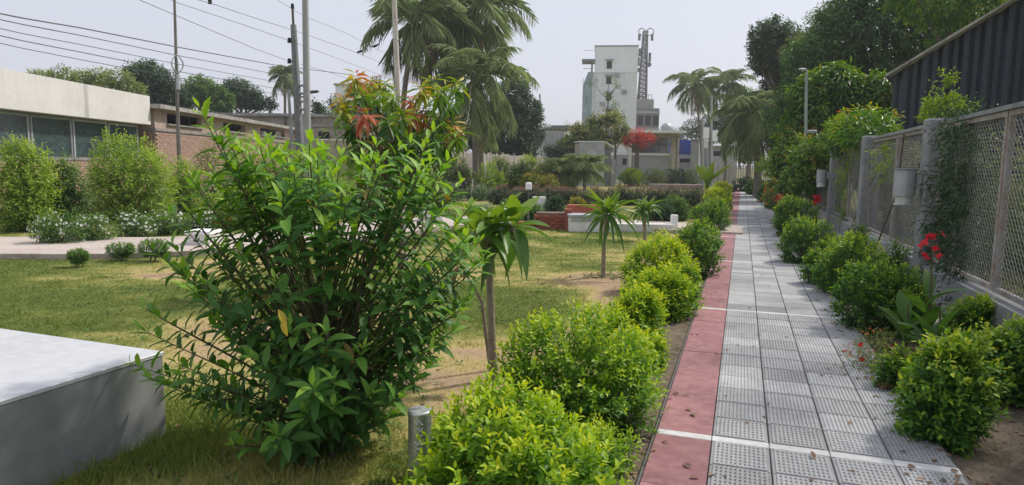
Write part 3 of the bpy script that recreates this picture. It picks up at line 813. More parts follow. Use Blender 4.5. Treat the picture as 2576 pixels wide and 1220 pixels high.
# ---- open steel shed far away left of the white block
b = thing('open_shed', 'dark flat-roofed open shed on thin posts far beyond the fence', 'shed', (gx(1392,88), 88, 0))
wsd = gx(1470,88)-gx(1392,88)
MB().box(-.3,-.5,gz(325,1430,88),wsd+.3,6,gz(316,1430,88)).build('roof', M['concrete_dark'], b)
for k in range(6): MB().box(wsd*k/5-.09,0,0,wsd*k/5+.09,.2,gz(325,1430,88)-.003).build('post', M['concrete_dark'], b)
MB().box(-1.6,1,0,wsd,1.3,gz(352,1430,88)).build('wall', M['grey_render'], b)
b = thing('grey_fence_wall', 'grey sheet wall with upright ribs behind the round tree', 'wall', (gx(1362,80), 80, 0))
wf = gx(1420,80)-gx(1362,80)
MB().box(0,0,0,wf,.15,gz(330,1390,80)).build('sheet', M['grey_render'], b)
for k in range(9): MB().box(wf*k/9,-.08,0,wf*k/9+.1,-.002,gz(329,1390,80)).build('rib', M['concrete'], b)

# ---- grey monument block
g0 = G(1453, 468); YM = g0.y
b = thing('monument', 'grey tiled monument slab with dark open-grilled side and sloping white cap', 'monument', (A(1455,440,YM).x, YM, 0), R(6))
wM = (1520-1455)/FPX*YM; hM = A(1480,357,YM).z
MB().box(.03, .03, 0, wM-.03, 1.9, hM-.12).build('core', M['mortar'], b)
r = random.Random(4)
me = MB().bbox(0,0,0,wM/3-.012,.03,hM/6-.012,.004); tm = bpy.data.meshes.new('tile'); tm.from_pydata(me.v,[],me.f); tm.materials.append(M['grey_render'])
for i in range(3):
    for j in range(6): link('tile', tm, b, (i*wM/3+.006, -.002+r.uniform(-.004,.004), j*hM/6))
MB().box(wM-.02, .1, 0, wM+.55, .16, hM-.55).build('side_screen', M['concrete_dark'], b)
for k in range(6): MB().box(wM+.0+k*.1, .02, .05, wM+.04+k*.1, .098, hM-.4-.05*k).build('slat', M['concrete'], b)
mb = MB(); mb.obox((-.03,-.04,hM+.002),(wM+.05,0,0),(0,2,0),(0,0,.07)).build('cap', M['tower_side'], b)
MB().obox((wM+.03,-.04,hM-.0),(.75,0,-.42),(0,1.9,0),(0,0,.08)).build('sloping_cap', M['tower_side'], b)
MB().box(wM+.60, .05, 0, wM+.95, 1.5, hM*.62).build('side_block', M['concrete'], b)

# ---- plank fence
pA = A(1128, 400, 37); pB = A(1368, 400, 54)
b = thing('plank_fence', 'weathered grey plank fence running behind the garden to the round tree', 'fence', (pA.x, pA.y, 0))
dv = Vector((pB.x-pA.x, pB.y-pA.y, 0)); Lf = dv.length; b.rotation_euler[2] = math.atan2(dv.y, dv.x)
r = random.Random(12)
pm = []
for k in range(4):
    mb = MB(); mb.bbox(0,0,0,.24,.03,2.35,.008)
    me = bpy.data.meshes.new('plank'); me.from_pydata(mb.v,[],mb.f); me.materials.append(M['planks']); pm.append(me)
n = int(Lf/.26)
for i in range(n):
    o = link('plank', r.choice(pm), b, (i*.26, r.uniform(-.02,.02), r.uniform(-.12,.0))); o.rotation_euler = (0, r.uniform(-.012,.012), 0)
for z in (.5, 1.8): MB().box(0,.055,z,Lf,.10,z+.08).build('rail', M['planks'], b)
for k in range(9): MB().bbox(Lf*k/8-.06,.101,0,Lf*k/8+.06,.22,2.42,.01).build('post', M['concrete'], b)
# washing on the far side of the fence
def cloth(px, py0, py1, wd, m, label, Y=41):
    a = A(px, py0, Y); c = A(px, py1, Y); h = a.z-c.z
    t = thing('hanging_cloth', label, 'cloth', (a.x, Y, a.z))
    n = 10; v = []; 
    for j in range(7):
        for i in range(n+1):
            x = (i/n-.5)*wd*(1-.12*math.sin(j/6*3.1)); v.append((x, .05*math.sin(i*1.9+j*.4)*(j/6), -h*j/6 - .03*math.sin(i/n*3.14)))
    MB().add(v, [(j*(n+1)+i, j*(n+1)+i+1, (j+1)*(n+1)+i+1, (j+1)*(n+1)+i) for j in range(6) for i in range(n)], 0, True).build('fabric', M[m], t)
    MB().tube([(-wd*.5,0,.02),(wd*.5,0,.02)], .02, 5).build('line', M['iron'], t)
    MB().tube([(-wd*.5-.03,.03,.03),(-wd*.5-.03,.03,-a.z)], .025, 5).build('prop', M['planks'], t)
cloth(1201, 344, 374, .42, 'yellow_cloth', 'bright yellow cloth hanging above the plank fence by a palm trunk')
cloth(1169, 348, 378, .40, 'pale_cloth', 'pale pink cloth hanging above the plank fence, left of the yellow one')
cloth(1150, 352, 378, .32, 'orange_cloth', 'orange cloth hanging above the plank fence beside the pale pink one', 42)

# ---- wall of the far end (horizon filler: low far walls and fence at the path end)
b = thing('end_fence', 'pale slatted fence crossing the far end of the footpath', 'fence', (gx(1800,66), 66, 0))
sl_ = MB().bbox(0,0,0,.16,.05,1.75,.01); sm = bpy.data.meshes.new('slat'); sm.from_pydata(sl_.v,[],sl_.f); sm.materials.append(M['planks'])
for k in range(30): link('slat', sm, b, (k*.22, 0, .1))
for z in (.4,1.5): MB().box(0,.051,z,6.6,.09,z+.08).build('rail', M['planks'], b)

# ================================================================== RIGHT FENCE
FX = lambda Y: 6.28+.335*(Y-12)
b = thing('mesh_fence', 'tall concrete-post fence with rusty framed wire mesh panels along the planted bed', 'fence', (0,0,0))
FY = [-4.6,-.4,3.8,8.0,12.2,16.6,21.0,25.4,29.8,34.2,38.6]
rot = Matrix.Rotation(-ANG, 4, 'Z')
def local_in(par, mb, name, m, Y, kind=None):
    o = mb.build(name, m, par); o.location = (FX(Y), Y, 0); o.rotation_euler = (0,0,-ANG)
    if kind: o['kind'] = kind
    return o
for i, Y in enumerate(FY):
    mb = MB(); mb.bbox(-.15,-.15,0,.15,.15,2.2,.02)
    local_in(b, mb, 'post', M['concrete'], Y)
rwm = random.Random(5)
for i in range(len(FY)-1):
    Y = FY[i]; Lp = (FY[i+1]-FY[i])/math.cos(ANG)-.3
    if Lp < 0: continue
    mb = MB(); mb.box(-.10,.152,0,.10,.15+Lp-.002,.52); local_in(b, mb, 'low_wall', M['concrete'], Y)
    # two framed leaves per bay
    half = Lp/2
    for hlf in (0,1):
        y0 = .17+hlf*half; y1 = y0+half-.04
        f = MB(); t_ = .022
        f.box(-t_,y0,.56,t_,y0+.045,2.12); f.box(-t_,y1-.045,.56,t_,y1,2.12); f.box(-t_,y0+.045,.56,t_,y1-.045,.605); f.box(-t_,y0+.045,2.075,t_,y1-.045,2.12)
        local_in(b, f, 'frame', M['rustpanel'] , Y)
        wmb = MB(); sp = .075 if Y < 13 else .12; hgt = 1.51; wdt = y1-y0; th = .0022 if Y < 13 else .0035
        k = -int(hgt/sp)-1
        while k*sp < wdt:
            for sgn in (1,-1):
                # diagonal wire clipped to the frame
                a0 = k*sp; pts = []
                ya, za, yb, zb = a0, 0.0, a0+hgt, hgt
                if ya < 0: za = -ya; ya = 0
                if yb > wdt: zb = wdt-a0; yb = wdt
                if zb > za+.01:
                    if sgn < 0: za, zb = hgt-za, hgt-zb
                    p0 = Vector((.004*sgn, y0+ya, .565+za)); p1 = Vector((.004*sgn, y0+yb, .565+zb))
                    dd = (p1-p0); nn = Vector((0,-dd.z,dd.y)).normalized()*th*2
                    wmb.obox(p0-nn*.5-Vector((th,0,0)), dd, nn, (2*th,0,0))
            k += 1
        local_in(b, wmb, 'wire_mesh', M['wire'], Y, 'stuff')
# thin top rail
for i in range(len(FY)-1):
    Lp = (FY[i+1]-FY[i])/math.cos(ANG)
    mb = MB(); mb.box(-.05,.155,2.125,.05,Lp-.155,2.165); local_in(b, mb, 'top_rail', M['concrete'], FY[i])

def wall_lamp(Y, label, z=1.42, dz=0, side=-.15):
    t = thing('wall_lamp', label, 'lamp', (FX(Y), Y, z), -ANG)
    o = t
    # bracket towards camera-left on the post's face
    MB().bbox(side-.06,-.06,.0,side-.002,.06,.17,.008).build('bracket', M['galv'], t)
    c = (side-.17,0)
    MB().tube([(c[0],c[1],-.10),(c[0],c[1],.20)], .115, 20).build('lamp_housing', M['galv'], t)
    MB().tube([(c[0],c[1],.2005),(c[0],c[1],.215),(c[0],c[1],.222)], [.121,.121,.10], 20).build('cap', M['concrete_dark'], t)
    MB().tube([(c[0],c[1],-.19),(c[0],c[1],-.101)], .095, 18).build('lamp_glass', M['lampglass'], t)
    MB().tube([(c[0],c[1],-.205),(c[0],c[1],-.1905)], .11, 18).build('base_ring', M['galv'], t)
    return t
wall_lamp(8.0, 'large cylindrical grey wall lamp on the nearest visible concrete fence post', 1.40)
wall_lamp(16.6, 'smaller looking cylindrical wall lamp on the fence post beyond the creeper gap', 1.38)
wall_lamp(25.4, 'tiny distant cylindrical wall lamp on a fence post near red flowers', 1.38)
cb = MB()
p0 = Vector((FX(9.3)-.06, 9.3, 1.33)); p1 = Vector((FX(10.2)-.55, 10.15, .32))
pa = A(2283,320,8.6); 
cb.tube([Vector((FX(9.6)-.05,9.6,2.1)), Vector((FX(9.6)-.06,9.62,1.6)), Vector((FX(9.65)-.08,9.65,1.25)), Vector((FX(9.9)-.15,9.95,.75)), Vector((FX(10.1)-.25,10.15,.25)), Vector((FX(10.1)-.3,10.2,0))], .012, 6)
tag(cb.build('cable', M['iron']), 'slack black cable hanging down the mesh fence panel to the ground', 'cable')

# black corrugated shed behind the fence
YS = 17
b = thing('corrugated_shed', 'black corrugated metal shed with a sloping roof edge behind the fence', 'shed', (A(2246,200,YS).x, YS, 0), R(-34))
xs0 = 0; ws = 6.0; zl = A(2246,188,YS).z; slope = (A(2372,112,YS).z-zl)/(A(2372,112,YS).x-A(2246,188,YS).x)
mb = MB(); n = 60; pr = []
for k in range(n+1):
    x = ws*k/n; yy = (.0 if (k//2) % 2 else .10) ; pr.append((x, yy))
for k in range(n):
    (xa,ya),(xb,yb) = pr[k], pr[k+1]
    mb.add([(xa,ya,0),(xb,yb,0),(xb,yb,zl+slope*xb),(xa,ya,zl+slope*xa)], [(0,1,2,3)])
mb.build('front_sheet', M['shed'], b)
MB().obox((-.15,-.25,zl-.15*slope+.02),(ws+.2,0,slope*(ws+.2)),(0,7,0),(0,0,.06)).build('roof', M['roof_slab'], b)
MB().box(0,.06,0,.06,6.5,zl-.02).build('side_sheet', M['shed'], b)

# ================================================================== POLES AND WIRES
def leanpole(name, label, pxa, pya, pxb, pyb, Y, r0, r1, m, cat='pole', extra=0.0, n=12):
    """pole whose foot shows at (pxb,pyb) and whose upper part passes (pxa,pya), at depth Y"""
    top = A(pxa, pya, Y); bot = A(pxb, pyb, Y)
    d = (top-bot); k = bot.z/d.z
    foot = bot-d*k; foot.z = -.05
    t = thing(name, label, cat, (foot.x, foot.y, 0))
    tl = top+d.normalized()*extra
    pts = [foot, foot.lerp(tl,.33), foot.lerp(tl,.66), tl]; o = Vector((foot.x, foot.y, 0))
    rr_ = [r0, r0+(r1-r0)*.33, r0+(r1-r0)*.66, r1]
    MB().tube([p-o for p in pts], rr_, n).build('shaft', M[m], t)
    return t, foot, tl, o
t, f, tl, o = leanpole('lamp_post', 'slender cream-painted lamp post rising from the lawn past the mango tree', 992, 8, 1017, 640, 11.3, .050, .038, 'polewhite', 'lamp post', 1.4)
MB().bbox(-.09,-.09,0,.09,.09,.06,.01).build('base_plate', M['galv'], t)
for k in range(4):
    z = .9+k*.9; p = (f.lerp(tl, z/(tl.z)))-o
    ring('collar', (p.x,p.y,p.z), .047, .006, M['galv'], t, 12, 'xy')
t, f, tl, o = leanpole('mast', 'thin dark metal mast with an open oval finial cage near the brick workshop', 439, 5, 450, 385, 25, .085, .03, 'polebrown', 'mast', 2.5)
cg = A(446,161,25)-o
for k in range(6):
    a = k*math.pi/3
    pts = [cg+Vector((math.cos(a)*.22*math.sin(math.pi*j/8), math.sin(a)*.22*math.sin(math.pi*j/8), -.36+.72*j/8)) for j in range(9)]
    MB().tube(pts, .018, 5).build('cage_bar', M['galv'], t)
MB().tube([cg+Vector((0,0,-.9)), cg+Vector((0,0,-.36))], [.075,.06], 10).build('sleeve', M['galv'], t)
t, f, tl, o = leanpole('steel_pole', 'thick pale round pole rising out of frame beside the utility pole', 768, 5, 773, 325, 22, .125, .085, 'polegrey', 'pole', 3.0, 14)
MB().bbox(-.25,-.25,0,.25,.25,.12,.02).build('footing', M['concrete'], t)
# utility pole (square concrete) with insulators
t, f, tl, o = leanpole('utility_pole', 'square concrete utility pole with dark insulators and small street lamp', 738, 62, 752, 320, 27, .20, .11, 'concrete_dark', 'utility pole', 0, 4)
UP = {}
topv = tl-o
MB().tube([topv+Vector((0,0,-.02)), topv+Vector((-.02,0,.62))], .05, 6).build('spike', M['iron'], t)
UP['top'] = topv+Vector((-.02,0,.68))
MB().tube([topv+Vector((-.02,0,.60)), topv+Vector((-.02,0,.78))], [.07,.05], 8).build('insulator', M['dark'], t)
for k, py in enumerate((102, 154)):
    p = A(728, py, 27)-o; q = A(739, py, 27)-o
    MB().tube([q, p], .03, 6).build('arm', M['iron'], t)
    MB().tube([p+Vector((0,0,-.08)), p+Vector((0,0,.10))], [.08,.06], 8).build('insulator', M['dark'], t)
    UP[k] = p
for k, py in enumerate((215, 235, 255, 275)):
    p = A(763, py, 27)-o
    MB().tube([p+Vector((-.2,0,0)), p+Vector((.02,0,0))], .05, 6).build('bracket', M['concrete'], t)
sp = A(758,245,27)-o; se = A(790,232,27)-o
MB().tube([sp, sp.lerp(se,.6)+Vector((0,0,.03)), se], [.03,.03,.03], 6).build('lamp_arm', M['iron'], t)
MB().tube([se+Vector((-.35,0,-.08)), se+Vector((-.15,0,0)), se+Vector((.12,0,.03)), se+Vector((.2,0,.03))], [.03,.07,.06,.02], 8).build('lamp_head', M['iron'], t)
t, f, tl, o = leanpole('stay_post', 'thin leaning concrete post left of the utility pole', 728, 262, 731, 305, 30, .09, .07, 'concrete', 'post', .6, 6)
t, f, tl, o = leanpole('far_pole', 'thin pale pole with a short crossarm right of the round tree', 1358, 237, 1361, 380, 60, .13, .08, 'polegrey', 'pole', 0, 8)
p = tl-o; MB().box(p.x-1.2,-.06,p.z-.75,p.x+.1,.06,p.z-.62).build('crossarm', M['galv'], t)
t, f, tl, o = leanpole('street_light', 'pale green street light pole in front of the mango trees by the fence', 2029, 186, 2027, 345, 19.4, .048, .040, 'polegreen', 'street light', 0, 10)
p = tl-o
MB().tube([p, p+Vector((0,0,.08)), p+Vector((-.04,-.03,.12)), p+Vector((-.12,-.08,.12))], .022, 8).build('lamp_arm', M['galv'], t)
MB().bbox(p.x-.26,-.16,p.z+.09,p.x-.10,-.04,p.z+.14,.02).build('lamp_head', M['galv'], t)
q = A(2040,331,19.4)-o; MB().bbox(q.x-.14,-.14,q.z-.035,q.x+.12,-.05,q.z+.035,.01).build('bracket', M['galv'], t)
for (pa_, pb_, lb) in ((1790, 332, 'slim utility pole between the far palms carrying a pale box'), (1768, 325, 'slim utility pole left of the far palms')):
    t, f, tl, o = leanpole('far_utility_pole', lb, pa_, 240 if pa_ == 1790 else 300, pa_, 380, 58, .12, .09, 'polegrey', 'utility pole', 0, 8)
    q = A(pa_+6, pb_+10, 58)-o; MB().bbox(q.x-.22,-.45,q.z-.45,q.x+.22,-.12,q.z+.45,.03).build('meter_box', M['tower_side'], t)

def wire(pts, Y0, Y1, label, r=.012, sag=None):
    n = len(pts); P_ = []
    for i, (px, py) in enumerate(pts):
        x = (px-pts[0][0])/(pts[-1][0]-pts[0][0])
        Y = 1/((1-x)/Y0 + x/Y1)
        P_.append(A(px, py, Y))
    out = []
    for i in range(n-1):
        for j in range(5): 
            out.append(P_[i].lerp(P_[i+1], j/5))
    out.append(P_[-1])
    if pts[0][0] < 0: out.insert(0, P_[0]+(P_[0]-P_[1])*6)
    if pts[-1][0] < 500 and pts[-1][1] < 20: out.append(P_[-1]+(P_[-1]-P_[-2])*2)
    if pts[0][1] < 0: out.insert(0, P_[0]+(P_[0]-P_[1])*2)
    tag(MB().tube(out, r*.72, 4).build('power_line', M['wire_grey']), label, 'power line', 'overhead wires across the left sky')
W1 = [(120,52,'topmost of the low bundle of wires leaving the left edge'),(120,70,'second wire of the low bundle, just under the topmost')]
wire([(-60,22),(60,46),(203,70),(450,119),(700,165),(870,186)], 15, 40, 'thick topmost wire of the left bundle, ending behind the mango tree', .022)
wire([(-60,36),(60,62),(203,89),(450,140),(690,186),(760,205)], 15, 36, 'second wire of the left bundle, just under the topmost', .016)
wire([(-60,58),(60,85),(203,112),(450,162),(690,205),(750,220)], 15, 34, 'third wire of the left bundle, in the middle', .013)
wire([(-60,76),(60,103),(203,131),(450,180),(690,222),(750,232)], 15, 34, 'fourth wire of the left bundle, second from the bottom', .016)
wire([(-60,95),(60,122),(203,150),(450,196),(690,236),(750,246)], 15, 34, 'lowest wire of the left bundle', .012)
wire([(380,-20),(450,8),(600,58),(728,102)], 20, 27, 'upper high wire reaching the middle insulator of the utility pole', .011)
wire([(455,-12),(530,8),(640,45),(735,75),(870,122),(985,168)], 18, 42, 'high wire passing the tip of the utility pole', .011)
wire([(728,154),(640,122),(540,80),(380,12)], 27, 18, 'lower high wire reaching the bottom insulator of the utility pole', .011)
wire([(690,-5),(760,38),(870,83),(1000,150)], 22, 44, 'highest faint wire crossing the top behind the thick pole', .009)
wire([(728,102),(830,140),(960,190),(1000,205)], 27, 44, 'wire running on right from the middle insulator', .010)
wire([(728,154),(830,182),(940,222)], 27, 44, 'wire running on right from the bottom insulator', .010)
wire([(775,265),(860,310)], 27, 40, 'short wire dropping right from the street lamp arm', .010)
tag(MB().tube([A(528,2,24)+Vector((0,0,-.10)), A(528,2,24)+Vector((0,0,.14))], [.07,.05], 8).build('insulator', M['dark']), 'small dark insulator on a wire at the top edge of the sky', 'insulator')
for (px, py, lb) in ((943,118,'small dark bird perched on the upper wire'),(905,132,'small dark bird perched on the lower wire')):
    c = A(px,py,36)
    t = thing('bird', lb, 'bird', c)
    MB().tube([(-.16,0,-.02),(-.08,0,.02),(.02,0,.05),(.10,0,.08),(.15,0,.12)], [.02,.05,.07,.055,.03], 8).build('body', M['dark'], t)
    MB().tube([(.13,0,.11),(.17,0,.14),(.21,0,.14),(.24,0,.135)], [.03,.045,.03,.006], 8).build('head', M['dark'], t)

# ================================================================== GARDEN FURNITURE
# concrete bench block at the left
cA = G(410,884,.5); cA.z = 0
ux = Vector((-.14,-.53,0)).normalized(); uy = Vector((-.62,.23,0)).normalized()
b = thing('concrete_bench', 'grey rendered block bench with polished white marble top in the near corner', 'bench', cA, math.atan2(-uy.y, -uy.x))
mb = MB(); mb.bbox(-1.7,-1.5,-.02,-.0,-.0,.478,.006)
mb.build('base', M['bench_side'], b)
MB().bbox(-1.705,-1.505,.4785,.004,.004,.50,.004).build('bench_top', M['marble'], b)
# bollard
Yb = 3.35; pt = A(1056,1030,Yb)
b = thing('bollard_light', 'short brushed steel bollard light between the big bush and the yellow-green hedge', 'bollard', (pt.x, Yb, 0))
rb = 30.5/FPX*Yb*1.03
MB().tube([(0,0,0),(0,0,pt.z-.012)], rb*.96, 28).build('tube', M['steel'], b)
MB().tube([(0,0,pt.z-.0118),(0,0,pt.z-.003),(0,0,pt.z)], [rb,rb,rb*.94], 28).build('cap', M['steel_top'], b)
for k in range(5):
    mb = MB(); zz = pt.z-.05-.035*k
    pts = [(math.sin(a)*rb*.965, -math.cos(a)*rb*.965, zz+.010*math.sin(a*14+k*2)) for a in [(-.35+.7*j/7) for j in range(8)]]
    mb.tube(pts, .0035, 5).build('perforation', M['lampglass'], b)
# low walls, planters by the cross path
def gblock(name, label, cat, pxa, pxb, yb, z, m, depth=.5, capm=None, z0=0, Y=None):
    g0 = G(pxa, yb); g1 = G(pxb, yb)
    if Y: g0 = A(pxa, 500, Y); g1 = A(pxb, 500, Y)
    wd = g1.x-g0.x
    b = thing(name, label, cat, (g0.x, g0.y, 0))
    if capm:
        MB().bbox(0,0,z0,wd,depth,z-.06,.01).build('base', M[m], b); MB().bbox(-.03,-.03,z-.059,wd+.03,depth+.03,z,.01).build('seat', M[capm], b)
    else:
        MB().bbox(0,0,z0,wd,depth,z,.012).build('body', M[m], b)
    return b, wd
b, wd = gblock('stone_bench', 'white block bench with a grey recessed band beside the red brick planter', 'bench', 1432, 1545, 583, .42, 'white_paint', .6, 'grey_render')
MB().box(.03,-.012,.25,wd-.03,-.002,.35).build('band', M['grey_render'], b)
b, wd = gblock('low_wall', 'low white kerb wall between the bench and the small white pillar', 'wall', 1550, 1690, 583, .20, 'white_paint', .3)
b, wd = gblock('small_pillar', 'small square white pillar at the corner of the low wall', 'pillar', 1689, 1704, 583, .42, 'tower_side', .16)
g0 = G(1345, 577); g1 = G(1428, 577)
b = thing('brick_planter', 'red brick planter box with corner pillar standing on the lawn edge', 'planter', (g0.x, g0.y, 0))
wd = g1.x-g0.x; hh = .43
MB().box(.05,.05,0,wd-.05,.7,hh-.05).build('core', M['mortar_red'], b)
brick_courses(b, 0, 0, 0, wd+.02, hh, 'x', wd/4.5, .072, .06, 'brick_red', 60, rseed=3)
brick_courses(b, wd-.05, 0, 0, .8, hh, 'y', .22, .072, .06, 'brick_red', 40, rseed=4)
brick_courses(b, 0, 0, 0, .8, hh, 'y', .22, .072, .06, 'brick_red', 40, rseed=9)
MB().bbox(wd-.10,-.10,0,wd+.08,.10,hh+.10,.012).build('pillar', M['brick_red'], b)
MB().box(.06,.06,hh-.05,wd-.06,.69,hh-.02).build('soil', M['soil'], b)
b, wd = gblock('brick_bench', 'low red brick bench behind the white block bench', 'bench', 1428, 1530, 560, .50, 'brick_red', .5)
b, wd = gblock('brick_edging', 'low run of red brick edging left of the planter', 'edging', 1300, 1343, 574, .16, 'brick_red', .3)
b, wd = gblock('white_slab', 'short white slab standing behind the brick planter', 'slab', 1340, 1372, 545, .62, 'tower_side', .3)
b, wd = gblock('boulder_bed', 'low pinkish rubble bed edge before the far trimmed hedge', 'wall', 1640, 1755, 475, .35, 'rubble', 1.2)
b, wd = gblock('low_wall', 'pale low wall running from the monument towards the far hedge', 'wall', 1528, 1640, 462, .35, 'tower_side', .4)
b, wd = gblock('stone_slab', 'pale stone seat slab beside the tan path behind the big bush', 'seat', 470, 528, 622, .30, 'white_paint', .5, 'tower_side')
b, wd = gblock('path_wall', 'low cream retaining wall of the tan path seen past the sapling', 'wall', 1050, 1115, 560, .32, 'white_paint', .4)
# white globe
c = A(1330,467,18.5)
t = thing('garden_lamp', 'small white cube garden lamp on a thin post among shrubs', 'lamp', (c.x, 18.5, 0))
MB().tube([(0,0,0),(0,0,c.z-.10)], .016, 8).build('post', M['concrete_dark'], t)
mb = MB(); mb.bbox(-.085,-.085,c.z-.099,.085,.085,c.z+.09,.03); mb.build('lamp_shade', M['tower_side'], t)
# stakes
for (px, yb, yt, lb) in ((1184,505,450,'pale wooden stake beside the bright round shrub'), (2140//1,0,0,'')):
    if yb:
        g = G(px, yb); top = A(px+6, yt, g.y)
        t = tag(MB().tube([(0,0,-.02),(top.x-g.x,0,top.z)], .03, 8).build('stake', M['polewhite'], None, (g.x,g.y,0)), lb, 'stake')
g = G(1747, 545); top = A(1750, 485, g.y)
tag(MB().tube([(0,0,-.02),(top.x-g.x,0,top.z)], .035, 8).build('stake', M['planks'], None, (g.x,g.y,0)), 'grey wooden stake standing at the right end of the burgundy hedge', 'stake')
c = A(1497//1, 437, 40); c = A(1462, 437, 42)
t = thing('statue', 'small cream garden statue on a plinth below the monument', 'statue', (A(1462,437,42).x-.4, 42, 0))
zt_ = A(1455,425,42).z
MB().bbox(-.2,-.2,0,.2,.2,zt_-.75,.02).build('plinth', M['rubble'], t)
MB().tube([(0,0,zt_-.76),(0,0,zt_-.5),(0,0,zt_-.3),(0,0,zt_-.18),(0,0,zt_-.05),(0,0,zt_)], [.16,.15,.12,.06,.08,.03], 12).build('figure', M['white_paint'], t)

# ================================================================== TREES
def tree(name, label, base, lumps, leafm, lf=.16, lw=.05, ntwig=500, per=9, twl=.5, trunk_r=.15, trunk_h=None, seed=1, group=None, droop=.4, bark='bark', base_t=.3, tipgain=.4, inner=.25, up=.3, limbs=True, spread=.9, zg=.25, cat='tree', fl=None, nforks=None):
    """lumps in world coordinates: (x,y,z,r) or with three radii"""
    rng = np.random.default_rng(seed)
    t = thing(name, label, cat, base, 0, group)
    bx, by, bz = base
    L_ = [tuple([l[0]-bx, l[1]-by, l[2]-bz]) + tuple(l[3:]) for l in lumps]
    cz = min(l[2]-l[-1] for l in L_)
    th = trunk_h or max(.6, cz*.9)
    mx_ = np.mean([l[0] for l in L_]); my_ = np.mean([l[1] for l in L_])
    mb = MB()
    top = Vector((mx_*.35, my_*.35, th))
    mb.tube([(0,0,-.1),(top.x*.2,top.y*.2,th*.35),(top.x*.6,top.y*.6,th*.7),top], [trunk_r*1.25,trunk_r,trunk_r*.9,trunk_r*.8], 9)
    mb.build('trunk', M[bark], t)
    for l in (L_ if limbs else []):
        e = Vector(l[:3]); mid = top.lerp(e,.5)+Vector((rng.normal()*.1*l[-1], rng.normal()*.1*l[-1], .15*l[-1]))
        k = trunk_r*.55
        MB().tube([top-Vector((0,0,trunk_r*.5)), top.lerp(mid,.5), mid, e], [k, k*.75, k*.5, k*.2], 6).build('limb', M[bark], t)
    o = spray_foliage('crown', L_, ntwig, per, twl, lf, lw, M[leafm], t, rng, up, droop, inner, 0, spread, base=base_t, tipgain=tipgain, zg=zg)
    if fl: flowers('blossoms', L_, fl[1], fl[2], M[fl[0]], t, rng, clusters=fl[3], spread=fl[2]*.8)
    return t
def LP(Y, *pts, dy=.8):
    out = []
    rr_ = random.Random(len(pts)*13+int(Y))
    for p in pts:
        c = A(p[0], p[1], Y + rr_.uniform(-dy, dy)); r = p[2]/FPX*Y
        rx = (p[3]/FPX*Y) if len(p) > 3 else r
        out.append((c.x, c.y, c.z, rx, rx*.9, r))
    return out
def base_at(px, Y): c = A(px, 500, Y); return (c.x, Y, 0)

# -- right side mango mass beyond the fence
tree('mango_tree', 'huge dense mango tree filling the sky above the black shed', base_at(2230, 27),
     LP(27, (2060,170,70),(2120,110,75),(2190,70,80),(2270,40,85),(2350,90,85),(2150,190,75),(2230,140,80),(2300,180,70),(2100,250,65),(2180,270,60),(2420,30,100),(2330,-30,90),(2230,-40,80),(2470,150,90),(2150,20,50),(2115,50,40),(2180,-10,50),(2350,150,60),(2280,110,60)),
     'lf_mango_dark', .30, .065, 3000, 11, .55, .38, seed=21, droop=.75, base_t=.30, tipgain=.5, inner=.15)
tree('mango_tree', 'mid green mango tree with drooping leaf bunches left of the shed over the fence', base_at(2100, 21),
     LP(21, (2020,330,45),(2060,285,50),(2110,330,55),(2160,270,50),(2200,240,42),(2215,300,40),(2150,340,45),(2050,380,40),(2100,220,45),(2040,230,35),(2000,400,34),(2100,385,40),(2215,345,36),(2180,375,30),(2130,270,45)),
     'lf_mango', .34, .075, 1350, 11, .45, .20, seed=22, droop=.9, base_t=.14, tipgain=.36, inner=.15, zg=.08)
tree('clumpy_tree', 'tall dark tree with rounded separate leaf clumps standing out against the sky', base_at(1985, 40),
     LP(40, (1920,88,26),(1955,80,28),(1985,95,26),(1912,125,24),(1935,160,34),(1975,140,38),(2005,170,45),(1990,215,45),(1950,205,28),(2030,120,36),(1905,152,16),(2035,230,45),(1975,265,36)),
     'lf_dark', .24, .11, 2000, 9, .5, .35, seed=23, droop=.1, base_t=.35, tipgain=.4)
tree('brown_tipped_tree', 'reddish brown tipped tree bulging in front of the tall clumpy tree', base_at(2020, 33),
     LP(33, (2010,130,34),(2045,105,30),(1990,235,34),(2030,260,40),(1985,285,30),(2050,190,36),(2010,320,38),(1965,330,32),(2085,60,45),(2070,120,50),(2030,165,40),(2095,170,45),(2075,220,45),(1950,290,30)),
     'lf_mango_dark', .26, .06, 1100, 10, .5, .22, seed=24, droop=.6, base_t=.35, tipgain=.8)
tree('leafy_tree', 'bright green leafy tree in the top corner over the shed roof', base_at(2440, 20),
     LP(20, (2360,0,60),(2420,50,70),(2300,-20,50),(2390,190,22),(2440,-40,80)), 'lf_mango', .22, .055, 500, 10, .4, .2, seed=25, droop=.6, base_t=.2, tipgain=.45)
tree('roadside_tree', 'dense dark low tree behind the fence line, left of the street light', base_at(1960, 42),
     LP(42, (1930,320,30),(1900,345,30),(1965,360,36),(2000,370,40),(1940,290,22),(1880,390,20)), 'lf_dark', .22, .07, 900, 8, .45, .2, seed=26)
